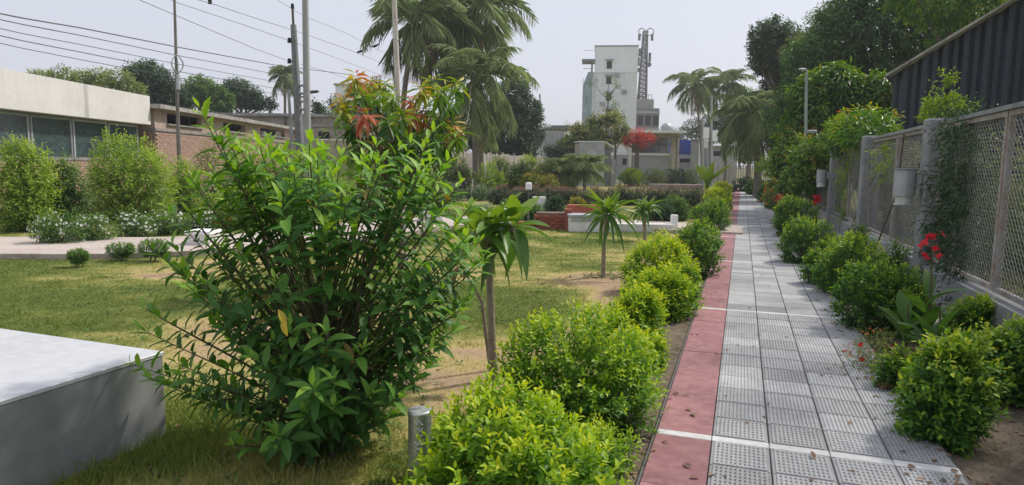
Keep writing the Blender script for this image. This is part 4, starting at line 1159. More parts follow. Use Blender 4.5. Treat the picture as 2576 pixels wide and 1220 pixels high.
# shade trees standing beyond the fence beside the near path
tree('shade_tree', 'broad tree beyond the near end of the fence whose crown shades the path', (7.6, 4.4, 0),
     [(7.2,5.6,5.4,2.0,2.2,1.5),(6.6,3.2,5.6,1.9,2.0,1.4),(8.6,4.0,6.2,2.1,2.3,1.6),(7.9,8.3,5.6,1.9,2.0,1.3),(7.0,.6,5.6,2,2,1.5),(9.5,6.8,6.0,2.0,2.0,1.5)],
     'lf_mango_dark', .22, .055, 900, 9, .45, .16, seed=27, droop=.6)
tree('shade_tree', 'second broad tree beyond the fence shading the path in front of the shed', (10.9, 12.4, 0),
     [(10.5,11.6,6.1,1.9,2.0,1.3),(11.9,13.4,6.4,2.1,2.3,1.6),(12.2,10.4,6.5,1.9,2.0,1.5),(13.2,15.6,6.6,1.9,1.9,1.3)],
     'lf_mango_dark', .22, .055, 700, 9, .45, .16, seed=28, droop=.6)

# -- far belts of trees
def far(label, px, Y, pts, leafm='lf_dark', n=500, seed=1, name='background_tree', lf=.30, lw=.13, **kw):
    return tree(name, label, base_at(px, Y), LP(Y, *pts), leafm, lf, lw, n, 8, .6, .22, seed=seed, droop=kw.pop('droop', .2), group=None, **kw)
far('light olive broad tree above the white parapet at the left edge', 265, 46, [(205,215,30),(250,205,26),(300,215,30),(335,232,22),(225,240,30),(290,240,30),(160,215,35),(110,225,40)], 'lf_olive', 900, 31)
far('dark rounded tree with a pointed top behind the brick workshop', 380, 50, [(345,192,20),(375,200,38),(405,222,38),(360,235,38),(430,245,28),(330,180,12),(372,172,10),(455,255,22)], 'lf_dark', 1100, 32)
far('blue-green medium tree between the dark tree and the low palm behind the workshop', 505, 58, [(500,228,30),(535,245,28),(470,245,26),(510,212,15),(560,258,24),(445,262,20)], 'lf_mid', 800, 33)
far('low dark tree behind the small palm over the beige roof', 610, 60, [(595,236,30),(625,246,27),(570,252,24),(655,258,18),(600,218,16),(680,266,12)], 'lf_dark', 700, 34)
far('thin tree just right of the thick pole', 800, 52, [(803,285,14),(797,262,8),(815,300,14)], 'lf_dark', 140, 35)
far('bluish dark tree hazy behind the red-tipped mango tree', 920, 62, [(850,265,20),(880,290,26),(930,250,26),(950,215,16),(975,290,30),(910,320,30),(1010,320,30)], 'lf_dark', 800, 36)
far('large very dark round tree right of the coconut palms', 1290, 52, [(1290,250,42),(1255,290,40),(1320,290,38),(1280,335,48),(1335,340,28),(1230,350,36),(1300,215,22),(1310,370,40),(1250,385,34)], 'lf_dark', 2200, 37)
far('dark tree beneath the coconut palms behind the plank fence', 1130, 47, [(1130,310,30),(1090,345,34),(1165,345,30),(1120,380,30),(1210,350,24),(1050,370,30)], 'lf_dark', 900, 38)
far('dark far tree left of the open shed', 1385, 84, [(1375,330,14),(1390,350,16),(1365,350,14)], 'lf_dark', 260, 39)
far('dark far tree under the open shed behind the monument', 1430, 66, [(1420,375,20),(1400,395,20),(1445,365,16),(1465,380,18),(1385,380,12)], 'lf_dark', 500, 40)
far('dark far tree between the pavilion and the palms', 1740, 88, [(1740,325,22),(1715,345,18),(1770,310,18),(1700,335,12),(1780,340,24)], 'lf_dark', 500, 41)
far('dark background tree between the two tall palms', 1805, 78, [(1800,310,22),(1830,290,20),(1825,330,26),(1855,320,24),(1850,270,14)], 'lf_dark', 600, 42)
far('dark background tree right behind the big drooping palm', 1880, 60, [(1870,245,20),(1890,270,26),(1860,290,24),(1915,300,30),(1880,345,30),(1920,250,18)], 'lf_mid', 900, 43)
far('green and orange leafed tree in front of the white apartment block', 1510, 58, [(1462,330,14,22),(1500,308,14,20),(1540,300,13,18),(1560,328,13,18),(1490,340,18,26),(1535,345,16,24),(1445,350,14,20),(1480,365,14,24),(1520,372,12,20),(1425,358,9,14)], 'lf_croton', 900, 44, 'orange_tree', base_t=.05, tipgain=.62)
far('flame tree of bright red blossom beside the pavilion roof', 1600, 60, [(1582,342,9,18),(1606,336,9,18),(1630,345,7,16),(1598,354,7,22),(1566,352,6,12),(1612,362,5,13),(1580,366,4,8),(1645,352,4,8)], 'lf_flame', 230, 45, 'flame_tree', lf=.2, lw=.12, base_t=.5)
# nearly bare tree against the white block
def bare_tree(label, px, yb, yt, Y, seed, n=16):
    r = random.Random(seed); b_ = A(px, yb, Y); t_ = A(px, yt, Y); H_ = t_.z
    t = thing('bare_tree', label, 'tree', (b_.x, Y, 0))
    MB().tube([(0,0,0),(.1,0,H_*.3),(0,0,H_*.6),(.15,0,H_*.9)], [.16,.13,.09,.03], 6).build('trunk', M['bark'], t)
    tips = []
    for k in range(n):
        z0 = H_*r.uniform(.35,.85); a = r.uniform(0,6.28); l = H_*r.uniform(.10,.22)
        e = Vector((math.cos(a)*l*.8, math.sin(a)*l*.8, z0+l*.9))
        MB().tube([(.05,0,z0),(e.x*.5,e.y*.5,z0+l*.35),e], [.04,.03,.012], 4).build('branch', M['bark'], t)
        tips.append((e.x,e.y,e.z,.28))
    spray_foliage('crown', tips, 90, 5, .35, .22, .09, M['lf_mid'], t, np.random.default_rng(seed), droop=.2)
bare_tree('sparse nearly bare tree in front of the white apartment block', 1525, 330, 205, 60, 5)
bare_tree('smaller nearly bare sapling right of the sparse tree', 1548, 330, 270, 62, 6, 9)
bare_tree('faint bare tree left of the scaffold net', 1450, 330, 285, 80, 7, 8)

# ================================================================== PALMS
def frond_mesh(name, elev, droop, m, seed, dry=False, hang=.5, nst=38):
    rng = np.random.default_rng(seed)
    # rachis curve in xz plane, unit length
    n = 14; pts = [np.array([0,0,0.])]; a = elev
    for i in range(n):
        a -= droop/n*(1.0+.8*i/n)
        pts.append(pts[-1] + np.array([math.cos(a),0,math.sin(a)])/n)
    pts = np.array(pts)
    V = []; F = []; T = []
    # rachis as a thin three-sided tube
    for i, p in enumerate(pts):
        r = .014*(1-.8*i/n)+.002
        for k in range(3):
            an = k*2.094; V.append(p+np.array([0, math.cos(an)*r, math.sin(an)*r])); T.append(.9)
    for i in range(n):
        for k in range(3):
            j = (k+1) % 3; a0, a1, b0, b1 = i*3+k, i*3+j, (i+1)*3+k, (i+1)*3+j
            F += [(a0,a1,b1),(a0,b1,b0)]
    V = np.array(V); F = np.array(F); T = np.array(T)
    u = np.linspace(.14, .995, nst); x = u*n; i0 = np.minimum(x.astype(int), n-1); fr = (x-i0)[:,None]
    pos = pts[i0]*(1-fr)+pts[i0+1]*fr; tg = unit(pts[i0+1]-pts[i0])
    ln = .34*np.sin(np.clip((u-.05)/.95,0,1)**.75*math.pi*.93+.12)+.05
    Vs = [V]; Fs = [F]; Ts = [T]; off = len(V)
    for sgn in (-1, 1):
        jit = rng.normal(size=(nst,3))*.13
        side = np.array([0, sgn, 0.])
        D = unit(tg*.55 + side*(1-.55*hang) + np.array([0,0,-hang*1.1]) + jit)
        Nn = unit(np.array([0,0,1.]) + side*.3*sgn + rng.normal(size=(nst,3))*.3)
        L = ln*(.85+.3*rng.random(nst))
        if dry: L = L*(.6+.4*rng.random(nst))
        y = unit(np.cross(Nn, D)); w_ = .0055
        tip = pos + D*L[:,None] + np.array([0,0,-1.])*(L*.28*(.5+hang))[:,None]
        mid = pos + D*(L*.5)[:,None]
        q = np.stack([pos, mid+y*w_, tip, mid-y*w_], 1).reshape(-1,3)
        f = (np.arange(nst)*4)[:,None,None]+np.array([(0,2,1),(0,3,2)])[None]
        Vs.append(q); Fs.append(f.reshape(-1,3)+off); Ts.append(np.repeat(np.clip(.35+.3*rng.random(nst)+.25*(u-.5),0,1),4)); off += len(q)
    return tri_mesh(name, np.concatenate(Vs), np.concatenate(Fs), np.concatenate(Ts), M[m])
FR = [frond_mesh('frond', R(75), R(70), 'lf_palm', 1, hang=.2), frond_mesh('frond', R(52), R(75), 'lf_palm', 2, hang=.32), frond_mesh('frond', R(28), R(80), 'lf_palm', 3, hang=.5),
      frond_mesh('frond', R(-5), R(80), 'lf_palm', 4, hang=.65), frond_mesh('frond', R(-35), R(50), 'lf_palm', 5, hang=.7)]
FRD = [frond_mesh('frond', R(-50), R(35), 'lf_palm_dry', 6, True, .9), frond_mesh('frond', R(-25), R(60), 'lf_palm_dry', 7, True, .9)]
def palm(label, px, pyc, Y, flen, n=24, pxb=None, r0=.17, seed=1, dead=3, nuts=True, base=None, low=1.0, name='coconut_palm', start=0.0):
    r = random.Random(seed)
    c = A(px, pyc, Y); pb = A(pxb if pxb is not None else px, 500, Y)
    t = thing(name, label, 'palm', (pb.x, Y, 0))
    dx = c.x-pb.x; H_ = c.z
    pts = [Vector((dx*(k/8)**1.6, 0.05*math.sin(k), H_*k/8-.05)) for k in range(9)]
    rads = [r0*(1.5 if k == 0 else 1.12-.05*k)*(1+.03*((k % 2)*2-1)) for k in range(9)]
    MB().tube(pts, rads, 10).build('trunk', M['palm_trunk'], t)
    top = Vector((dx, 0, H_))
    MB().tube([top+Vector((0,0,-.45)), top+Vector((0,0,-.1)), top+Vector((0,0,.25)), top+Vector((0,0,.5))], [r0*.9,r0*1.25,r0*.9,.03], 9).build('crownshaft', M['palm_trunk'], t)
    for k in range(n):
        q = k/n
        idx = min(4, int((q**1.05)*4.6*low))
        o = link('frond', FR[idx], t, top+Vector((0,0,.18-.3*q)))
        o.rotation_euler = (r.uniform(-.25,.25), r.uniform(-.12,.12), start+k*2.399+r.uniform(-.25,.25))
        s_ = flen*r.uniform(.82,1.08)*(.82 if idx == 0 else 1); o.scale = (s_,s_,s_)
    for k in range(dead):
        o = link('dry_frond', r.choice(FRD), t, top+Vector((0,0,-.25)))
        o.rotation_euler = (r.uniform(-.2,.2), 0, r.uniform(0,6.28)); s_ = flen*r.uniform(.6,.95); o.scale = (s_,s_,s_)
    if nuts:
        for k in range(7):
            a = k*.9; p = top+Vector((math.cos(a)*r0*1.9, math.sin(a)*r0*1.9, -.2-.12*(k % 2)))
            MB().tube([p+Vector((0,0,-.15)),p+Vector((0,0,-.08)),p+Vector((0,0,.05)),p+Vector((0,0,.13))], [.05,.12,.12,.03], 8).build('coconut', M['stem_green'], t)
    return t
palm('tall coconut palm with a dark slender trunk seen behind the lamp post', 1040, 55, 34, 3.3, 20, pxb=1000, seed=3, dead=3, r0=.15)
palm('coconut palm with the lowest long arching fronds and trunk above the yellow cloth', 1193, 205, 33, 3.4, 20, pxb=1196, seed=9, dead=5, low=1.05, r0=.15)
palm('tallest coconut palm, its crown cut by the top edge', 1195, 30, 37, 4.0, 22, pxb=1210, seed=5, dead=4, r0=.17)
palm('coconut palm crown between the two tallest ones with hanging brown fronds', 1110, 95, 37, 3.2, 15, pxb=1120, seed=14, dead=5, r0=.15)
palm('small distant coconut palm left of the utility pole', 716, 192, 50, 1.75, 22, pxb=722, seed=7, dead=2, r0=.12, nuts=False)
palm('low distant palm top behind the dark rounded tree', 355, 182, 54, 1.4, 14, seed=8, dead=0, r0=.1, nuts=False)
palm('low distant palm top above the beige house roof', 596, 228, 62, 2.1, 16, seed=11, dead=0, r0=.1, nuts=False)
palm('palm tuft peeking between distant trees near the thin mast', 507, 226, 62, 1.5, 14, seed=12, dead=0, r0=.1, nuts=False)
palm('slender distant palm leaning left near the pavilion', 1747, 215, 60, 3.0, 15, pxb=1765, seed=13, dead=1, r0=.11, nuts=False, low=.9)
palm('distant palm with a sparse tilted crown, second from the pavilion', 1778, 235, 64, 2.6, 14, pxb=1785, seed=16, dead=1, r0=.10, nuts=False)
palm('slender distant palm with the topmost crown of the far group', 1828, 212, 61, 3.2, 17, pxb=1822, seed=15, dead=2, r0=.12)
palm('short stout palm with big drooping grey-green fronds at the path bend', 1900, 292, 38, 3.2, 22, pxb=1905, seed=17, dead=3, r0=.2, low=.95)
palm('low bushy young palm left of the grey monument', 1470, 428, 35, 1.75, 26, seed=18, dead=0, r0=.09, nuts=False, low=.62, name='garden_palm')
palm('low yellowish young palm left of the bushy one', 1400, 432, 35, 1.45, 24, seed=19, dead=0, r0=.09, nuts=False, low=.6, name='garden_palm')

# ================================================================== HERO SHRUB
def arch_leaf(name, m, tint, droop=.35, fold=.25, wpeak=.5, seg=7, wav=0.0, t2=None):
    V = []; F = []; T = []
    for i in range(seg+1):
        u = i/seg
        w_ = max(0.0, math.sin(math.pi*min(1, u**(.75 if wpeak < .5 else 1.0))))**.8*.5 if 0 < i < seg else .012
        a = -droop*u*u; x = u*(1-.12*droop*u); z = a + wav*math.sin(u*9)*.02
        V += [(x,-w_,z+fold*w_*.35),(x,0,z),(x,w_,z+fold*w_*.35)]
        T += [tint]*3
    for i in range(seg):
        for k in (0,1):
            a0 = i*3+k; F += [(a0,a0+3,a0+4),(a0,a0+4,a0+1)]
    return tri_mesh(name, V, F, T, M[m], True)
HB = (-1.02, 3.62, 0)
bush = thing('broadleaf_shrub', 'big dark green broad-leaved shrub with many upright stems dominating the foreground', 'shrub', HB)
rng = np.random.default_rng(101)
# silhouette as seen from the path: height -> reach left / right
zk = np.array([0,.12,.22,.35,.47,.62,.80,1.0,1.2,1.42,1.6,1.75,1.9])
lk = np.array([.15,.45,.66,.82,.90,.94,.88,.76,.76,.72,.60,.48,.26])
rk = np.array([.12,.34,.48,.58,.66,.74,.82,.90,.90,.74,.66,.50,.2])
tips = []
tries = 0
while len(tips) < 185 and tries < 9000:
    tries += 1
    z = .14+1.60*rng.random()**1.05; a = rng.random()*2*math.pi
    rx = np.interp(z, zk, lk) if math.cos(a) < 0 else np.interp(z, zk, rk)
    ry = (np.interp(z, zk, lk)+np.interp(z, zk, rk))*.5*.85
    q = .30+.70*rng.random()**.55
    p = np.array([math.cos(a)*rx*q, math.sin(a)*ry*q, z])
    if all(np.linalg.norm(p-t) > .095 for t in tips): tips.append(p)
# leading shoots read off the silhouette
for (px, py) in ((540,262),(556,300),(690,345),(640,372),(1092,318),(1050,360),(860,372),(905,395),(415,590),(352,890),(382,965),(1205,600),(1190,560),(1185,742),(1130,700),(437,500),(470,430),(600,400),(980,385),(750,375),(1145,560),(1100,880),(415,740),(385,800),(820,360),(700,400),(1010,420),(1130,385),(1165,440),(1000,345),(1188,500),(940,350),(780,350),(590,350),(500,420),(1120,450),(860,420),(405,660),(1215,640),(1150,800)):
    c = A(px, py, HB[1]-.05); tips.append(np.array([c.x-HB[0], c.y-HB[1]+rng.normal()*.12, c.z-.03]))
stem_mb = []
roots = [Vector((math.cos(k*.9)*.09, math.sin(k*.9)*.08, -.02)) for k in range(9)]
LPs = []; LD = []; LN = []; LL = []; LT = []
shoots = MB()
for ti, tpn in enumerate(tips):
    tp_ = Vector(tpn); rt = roots[int((math.atan2(tp_.y, tp_.x)+math.pi)/(2*math.pi)*8.99) % 9]
    low = tp_.z < .45
    c1 = rt + Vector((tp_.x*.10, tp_.y*.10, tp_.z*.45)); c2 = Vector((tp_.x*.62, tp_.y*.62, tp_.z*(.70 if not low else .55)))
    pts = []
    for j in range(11):
        u = j/10; m1 = 1-u
        pts.append(rt*m1**3 + c1*3*m1*m1*u + c2*3*m1*u*u + tp_*u**3)
    r0 = .0065+.004*rng.random()
    if ti % 9 == 0: r0 *= 1.7
    shoots.tube(pts, [r0*(1-.75*j/10) for j in range(11)], 5, cap=False)
    # leaves on the outer part
    tot = sum((pts[j+1]-pts[j]).length for j in range(10))
    leafy = min(tot*.85, .34+.25*rng.random())
    nl = int(leafy/.021)
    ax1 = None
    for q in range(nl):
        dist = q*.021*(1 + .15*rng.random()); acc = 0; pos = None
        for j in range(10, 0, -1):
            sl_ = (pts[j]-pts[j-1]).length
            if acc+sl_ >= dist:
                f_ = (dist-acc)/sl_; pos = pts[j].lerp(pts[j-1], f_); tg = (pts[j]-pts[j-1]).normalized(); break
            acc += sl_
        if pos is None: break
        tg = (tg*.8+Vector((0,0,.45))).normalized() if q < 8 else tg
        ref = tg.cross(Vector((.3,.1,1))).normalized(); ref2 = tg.cross(ref)
        ph = q*2.4+ti
        side = ref*math.cos(ph)+ref2*math.sin(ph)
        opening = min(1.3, .5+.12*q)
        D = (tg*(.95-.38*opening) + side*opening + Vector((0,0,.18-.02*q if q < 8 else .02)) + Vector(rng.normal(size=3)*.16)).normalized()
        LPs.append(pos); LD.append(D); LN.append((tg+Vector((0,0,.5))+Vector(rng.normal(size=3)*.18)))
        LL.append((.06+.022*q if q < 3 else .122)*(.62+.62*rng.random()))
        LT.append(0.0 if rng.random() < .035 and q > 5 else min(1, max(.09, (.92-.06*q if q < 9 else .34)+.22*(rng.random()-.5) + (.12 if tp_.z > 1.2 else 0))))
for k in range(0, 1): pass
tag(shoots.build('stems', M['stem_green'], bush), kind='stuff')
for k in range(8):
    a = k*.8+.2; e = Vector((math.cos(a)*.30, math.sin(a)*.25, 1.0+.25*math.sin(k*2.1))); rt = roots[k]
    MB().tube([rt, rt.lerp(e,.3)+Vector((-e.x*.12,-e.y*.12,.03)), rt.lerp(e,.65), e], [.017,.014,.011,.006], 7).build('main_stem', M['bark'], bush)
Pn = np.array(LPs); Dn = np.array(LD); Nn_ = np.array(LN); Ln = np.array(LL); Tn = np.array(LT)
# the nearest and largest leaves become parts of their own
view = np.array([0-HB[0], 0-HB[1], EYE]); dist = np.linalg.norm(Pn-view, axis=1)
order = np.argsort(dist/np.maximum(Ln,.02)**.6 + rng.random(len(Pn))*3)
sel = order[:300]; mask = np.ones(len(Pn), bool); mask[sel] = False
leaf_meshes = [arch_leaf('leaf', 'lf_bush', t_, .38, .5, .5, 5) for t_ in (.12,.3,.5,.7,.92)]
leaf_yel = arch_leaf('leaf', 'lf_old', .6, .35, .4)
for c, i in enumerate(sel):
    x = Vector(Dn[i]).normalized(); y = Vector(Nn_[i]).cross(x).normalized(); z = x.cross(y)
    L0 = Ln[i]; W0 = L0*.34
    o = link('leaf', leaf_meshes[min(4, int(Tn[i]*5))] , bush)
    mtx = Matrix((( x.x*L0, y.x*W0, z.x*L0, Pn[i][0]), (x.y*L0, y.y*W0, z.y*L0, Pn[i][1]), (x.z*L0, y.z*W0, z.z*L0, Pn[i][2]), (0,0,0,1)))
    o.matrix_local = mtx
leaves('foliage', Pn[mask], Dn[mask], Nn_[mask], Ln[mask], Ln[mask]*.34, Tn[mask], M['lf_bush'], bush, 1)
for (px, py, a) in ((700,778,-.5),(712,800,-1.2)):
    c = A(px, py, HB[1]-.62)-Vector(HB)
    o = link('yellow_leaf', leaf_yel, bush, c); o.scale = (.085,.03,.085); o.rotation_euler = (.6, .9, a); o['label'] = 'yellowing old leaf'

# ================================================================== PLUMERIAS
PL = [arch_leaf('leaf', 'lf_plum', t_, d_, .45, .5, 8) for t_, d_ in ((.85,.12),(.6,.30),(.45,.55),(.3,.85))]
def plumeria(label, px, yb, pts_px, tips_px, n, ll, lwid, seed, m='bark_pale', r=.03, tipr=.022, dark=0):
    g = G(px, yb); rr_ = random.Random(seed)
    t = thing('frangipani', label, 'tree', (g.x, g.y, 0))
    P_ = [Vector((0,0,-.03))]+[A(a, b_, g.y)-g for a, b_ in pts_px]
    MB().tube(P_, [r*1.25]+[r*(1-.35*k/len(P_)) for k in range(len(P_)-1)], 10).build('trunk', M[m], t)
    for tip_i, (a, b_, frm, cnt) in enumerate(tips_px):
        e = A(a, b_, g.y)-g; e.y += rr_.uniform(-.05,.05); s_ = P_[frm]
        MB().tube([s_, s_.lerp(e,.5)+Vector((0,0,-.01)), e], [tipr*1.1, tipr, tipr*.9], 9).build('branch', M[m], t)
        for k in range(cnt):
            q = k/cnt; az = k*2.399+rr_.uniform(-.3,.3)
            el = (75-95*q) if not dark else (62-88*q) + rr_.uniform(-8,8)
            o = link('leaf', PL[min(3, int(q*4))], t, e+Vector((0,0,.02-.10*q*ll)))
            s = ll*rr_.uniform(.8,1.12)*(.6 if q < .15 else 1)
            o.scale = (s, lwid*rr_.uniform(.85,1.15), s); o.rotation_mode = 'XYZ'
            o.rotation_euler = (rr_.uniform(-.3,.3), -R(el), az)
    return t
plumeria('tall two-stemmed frangipani with wide dark leaves beside the big shrub', 1243, 955, [(1238,860),(1233,740),(1230,620),(1226,585)],
         [(1200,585,4,14),(1245,572,3,15),(1292,574,3,13)], 0, .38, .10, 31, r=.030, dark=1)
plumeria('frangipani with a tidy star of pale narrow leaves on a slim straight trunk', 1517, 697, [(1518,650),(1521,600),(1524,560)],
         [(1524,540,3,20),(1536,538,3,16)], 0, .48, .062, 32, r=.030, tipr=.02)
plumeria('smallest, farthest frangipani near the hedge by the small pillar', 1622, 605, [(1622,570),(1623,545)],
         [(1614,528,2,16),(1632,524,2,16)], 0, .36, .085, 33, r=.035, tipr=.03)
# side stem of the nearest frangipani with a withered leaf
g = G(1240, 930)
t = thing('side_shoot', 'thin side shoot rising left from the tall frangipani with a withered brown leaf', 'sapling', (g.x, g.y-.03, 0))
q = [A(a, b_, g.y-.03)-Vector((g.x, g.y-.03, 0)) for a, b_ in ((1236,925),(1222,840),(1213,760),(1186,715),(1162,668))]
q[0].z = -.02
MB().tube(q, [.018,.015,.012,.010,.007], 7).build('stem', M['bark_pale'], t)
dl = arch_leaf('withered_leaf', 'lf_dead', .3, .3, 1.2, .5, 6)
o = link('withered_leaf', dl, t, q[-1]); o.scale = (.20,.05,.2); o.rotation_euler = (.4, .95, 2.5)
o = link('withered_leaf', dl, t, q[-1]); o.scale = (.14,.04,.14); o.rotation_euler = (1.2, 1.1, .9)
for k in range(9):
    o = link('leaf', leaf_meshes[3], t, q[3]+Vector((.03,0,.01))); o.scale = (.12,.04,.12); o.rotation_euler = (0, -R(60-10*k), k*2.4)

# ================================================================== RED-TIPPED MANGO
g = Vector((-1.42, 8.6, 0))
rng = np.random.default_rng(77)
t = thing('young_mango_tree', 'young mango tree with drooping bunches of green, orange and rust red leaves', 'tree', g)
MB().tube([(0,0,-.05),(.02,0,.6),(-.03,.02,1.1),(0,0,1.45)], [.05,.042,.036,.03], 8).build('trunk', M['bark'], t)
bunch = []
for (px, py, red) in ((865,262,.55),(895,205,.62),(930,215,.60),(915,300,.95),(950,275,.25),(985,260,.30),(885,330,.15),(935,345,.12),(975,320,.12),(1010,300,.35),(1060,235,.50),(1035,265,.85),(1045,300,.80),(1085,215,.42),(1110,245,.30),(1125,270,.25),(1075,285,.15),(1105,310,.22),(1140,320,.60),(1050,330,.25),(1090,355,.12),(1150,350,.30),(990,365,.15),(1030,370,.15),(945,385,.4),(860,290,.45),(905,250,.3),(1150,225,.35),(1125,370,.15),(970,225,.40),(1000,335,.3),(900,375,.15),(1070,390,.15),(985,395,.2)):
    c = A(px, py-8, g.y + rng.normal()*.35); bunch.append((c-g, red))
F8P = []; F8D = []; F8N = []; F8L = []; F8T = []
for c, red in bunch:
    e = c; s_ = Vector((e.x*.25, e.y*.25, 1.2+.25*max(0,(e.z-1.4))))
    MB().tube([s_, s_.lerp(e,.5)+Vector((0,0,.06)), e], [.018,.012,.006], 6).build('limb', M['bark'], t)
    n = 24
    for k in range(n):
        az = k*2.4+rng.random(); u = k/n
        d = Vector((math.cos(az), math.sin(az), (.75-1.55*u)))
        F8P.append(np.array(e)+np.array([0,0,.05-.12*u])+rng.normal(size=3)*.012); F8D.append(np.array(d.normalized())); F8N.append(np.array([0,0,1.])+rng.normal(size=3)*.3)
        F8L.append(.235*(.7+.5*rng.random())*(.7 if u < .2 else 1))
        F8T.append(np.clip(red-.02+.30*(rng.random()-.5)+(.22*(1-u) if red > .25 else 0), 0, 1))
a_ = [np.array(x) for x in (F8P, F8D, F8N, F8L, F8T)]
# droop each leaf: bias downwards
a_[1] = unit(a_[1]+np.array([0,0,-.95])*(np.linspace(.2,1.1,24)[np.tile(np.arange(24), len(bunch))])[:,None])
leaves('foliage', a_[0], a_[1], a_[2], a_[3], a_[3]*.24, a_[4], M['lf_mango'], t, 1)
rngm = np.random.default_rng(5)
lm = [((A(px,py,g.y)-g).x, rngm.normal()*.2, (A(px,py,g.y)-g).z, .22) for px, py in ((890,360),(950,330),(1010,330),(1070,330),(1110,350),(960,410),(1030,420),(1090,400),(905,240),(1085,260))]
spray_foliage('inner_foliage', lm, 60, 8, .18, .17, .04, M['lf_mango'], t, rngm, .2, .7, .4, 1)

# ================================================================== GOLDEN HEDGE ON THE LEFT OF THE PATH
hg = 'golden shrubs along the left edge of the path'
def lumped(seed, pts): return pts
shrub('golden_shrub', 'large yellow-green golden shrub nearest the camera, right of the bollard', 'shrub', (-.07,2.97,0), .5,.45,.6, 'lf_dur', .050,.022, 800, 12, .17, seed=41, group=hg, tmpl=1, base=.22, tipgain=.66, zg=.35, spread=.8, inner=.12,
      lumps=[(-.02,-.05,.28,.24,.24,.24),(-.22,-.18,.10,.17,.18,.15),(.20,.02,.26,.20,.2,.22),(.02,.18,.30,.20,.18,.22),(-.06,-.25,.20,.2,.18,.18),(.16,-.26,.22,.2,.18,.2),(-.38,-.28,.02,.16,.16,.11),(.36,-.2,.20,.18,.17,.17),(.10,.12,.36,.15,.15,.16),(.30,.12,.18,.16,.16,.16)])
shrub('golden_shrub', 'small low golden shrub tucked between the two largest ones', 'shrub', (.42,3.42,0), .2,.2,.3, 'lf_dur', .038,.015, 240, 11, .16, nl=4, seed=42, group=hg, tmpl=1, base=.22, tipgain=.5)
shrub('golden_shrub', 'large rounded golden shrub, second from the camera, beside the bare frangipani trunk', 'shrub', (.42,4.15,0), .4,.4,.62, 'lf_dur', .046,.020, 820, 12, .17, seed=43, group=hg, tmpl=1, base=.20, tipgain=.64, zg=.40, spread=.8, inner=.12,
      lumps=[(-.16,.0,.36,.27,.25,.25),(.10,.05,.40,.26,.26,.27),(.26,.1,.28,.22,.24,.22),(-.28,-.05,.22,.17,.2,.17),(0,-.15,.28,.24,.2,.22),(-.05,.22,.33,.24,.2,.25),(.22,-.2,.18,.2,.2,.16)])
def gpx(label, px, yb, yt, w_, seed, m='lf_dur', n=500, lf=.042, grp=hg, **kw):
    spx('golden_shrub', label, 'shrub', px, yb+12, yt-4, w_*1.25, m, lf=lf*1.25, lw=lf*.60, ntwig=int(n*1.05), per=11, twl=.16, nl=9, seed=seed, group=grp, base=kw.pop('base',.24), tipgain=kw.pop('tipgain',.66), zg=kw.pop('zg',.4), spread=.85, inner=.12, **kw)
gpx('narrow golden shrub filling the gap behind the second large one', 1565, 960, 838, 110, 44, n=260, tmpl=1)
gpx('golden shrub third in size from the camera, opposite the ribbed pavers', 1597, 872, 735, 132, 45, n=520)
gpx('golden shrub merging with the yellowest one, just nearer the camera', 1662, 800, 668, 150, 46, n=560)
gpx('brightest yellow rounded golden shrub halfway along the lawn', 1672, 735, 590, 160, 47, n=800, base=.34, tipgain=.6)
gpx('greener golden shrub overhanging the pink border behind the yellowest one', 1748, 692, 553, 105, 48, n=560, m='lf_dur_dark')
gpx('dark green small shrub beyond the path junction', 1788, 572, 500, 88, 49, n=520, lf=.045, m='lf_dur_dark', base=.3)
gpx('vivid yellow far golden shrub near the path end', 1806, 532, 470, 68, 50, n=520, lf=.05, base=.45)
gpx('farthest vivid yellow golden shrub before the path narrows', 1818, 500, 455, 44, 51, n=420, lf=.06, base=.5)
gpx('low golden shrub filling the foot gap between the second and third large ones', 1618, 925, 850, 80, 62, n=240, tmpl=1, base=.14)
gpx('greener low golden shrub wedged against the yellowest one on its path side', 1722, 765, 672, 78, 63, n=320, m='lf_dur_dark')
gpx('small green golden shrub wedged before the pink border near the junction', 1768, 640, 560, 70, 64, n=320, m='lf_dur_dark')
gpx('low spreading golden shrub on the lawn side of the third one', 1545, 880, 800, 80, 65, n=240)
hr = 'shrubs in the bed along the fence side of the path'
gpx('green and yellow shrub cut by the right edge of the picture', 2392, 1130, 862, 200, 52, 'lf_dur_dark', 700, grp=hr, tmpl=1, zg=.5)
gpx('dark fence-side shrub below the red canna flower', 2215, 838, 642, 172, 53, 'lf_dur_dark', 700, grp=hr, base=.16)
gpx('fence-side shrub with yellow-green crown next past the dark one', 2130, 745, 582, 160, 54, 'lf_dur_dark', 700, grp=hr, base=.26, zg=.55)
gpx('dark rounded fence-side shrub in front of the third fence post', 2032, 660, 538, 118, 55, 'lf_dur_dark', 650, grp=hr, lf=.042)
gpx('tall dark fence-side shrub beside the red flowers', 1996, 590, 482, 92, 56, 'lf_dur_dark', 600, grp=hr, lf=.05)
gpx('small low fence-side shrub at the foot of the mesh panel', 2080, 668, 590, 70, 57, 'lf_dur_dark', 260, grp=hr)
gpx('low far fence-side shrub before the path end', 1928, 500, 462, 40, 58, 'lf_dur_dark', 260, grp=hr, lf=.07)
gpx('row-end far shrub at the path bend', 1896, 480, 448, 44, 59, 'lf_dur_dark', 260, grp=hr, lf=.08)
gpx('yellow-green clump near the bend beneath the fence', 1950, 515, 450, 50, 60, 'lf_croton', 300, grp=hr, lf=.08)
gpx('low bushy plant near the far bend on the fence side', 1868, 472, 442, 46, 61, 'lf_dark', 260, grp=hr, lf=.1)

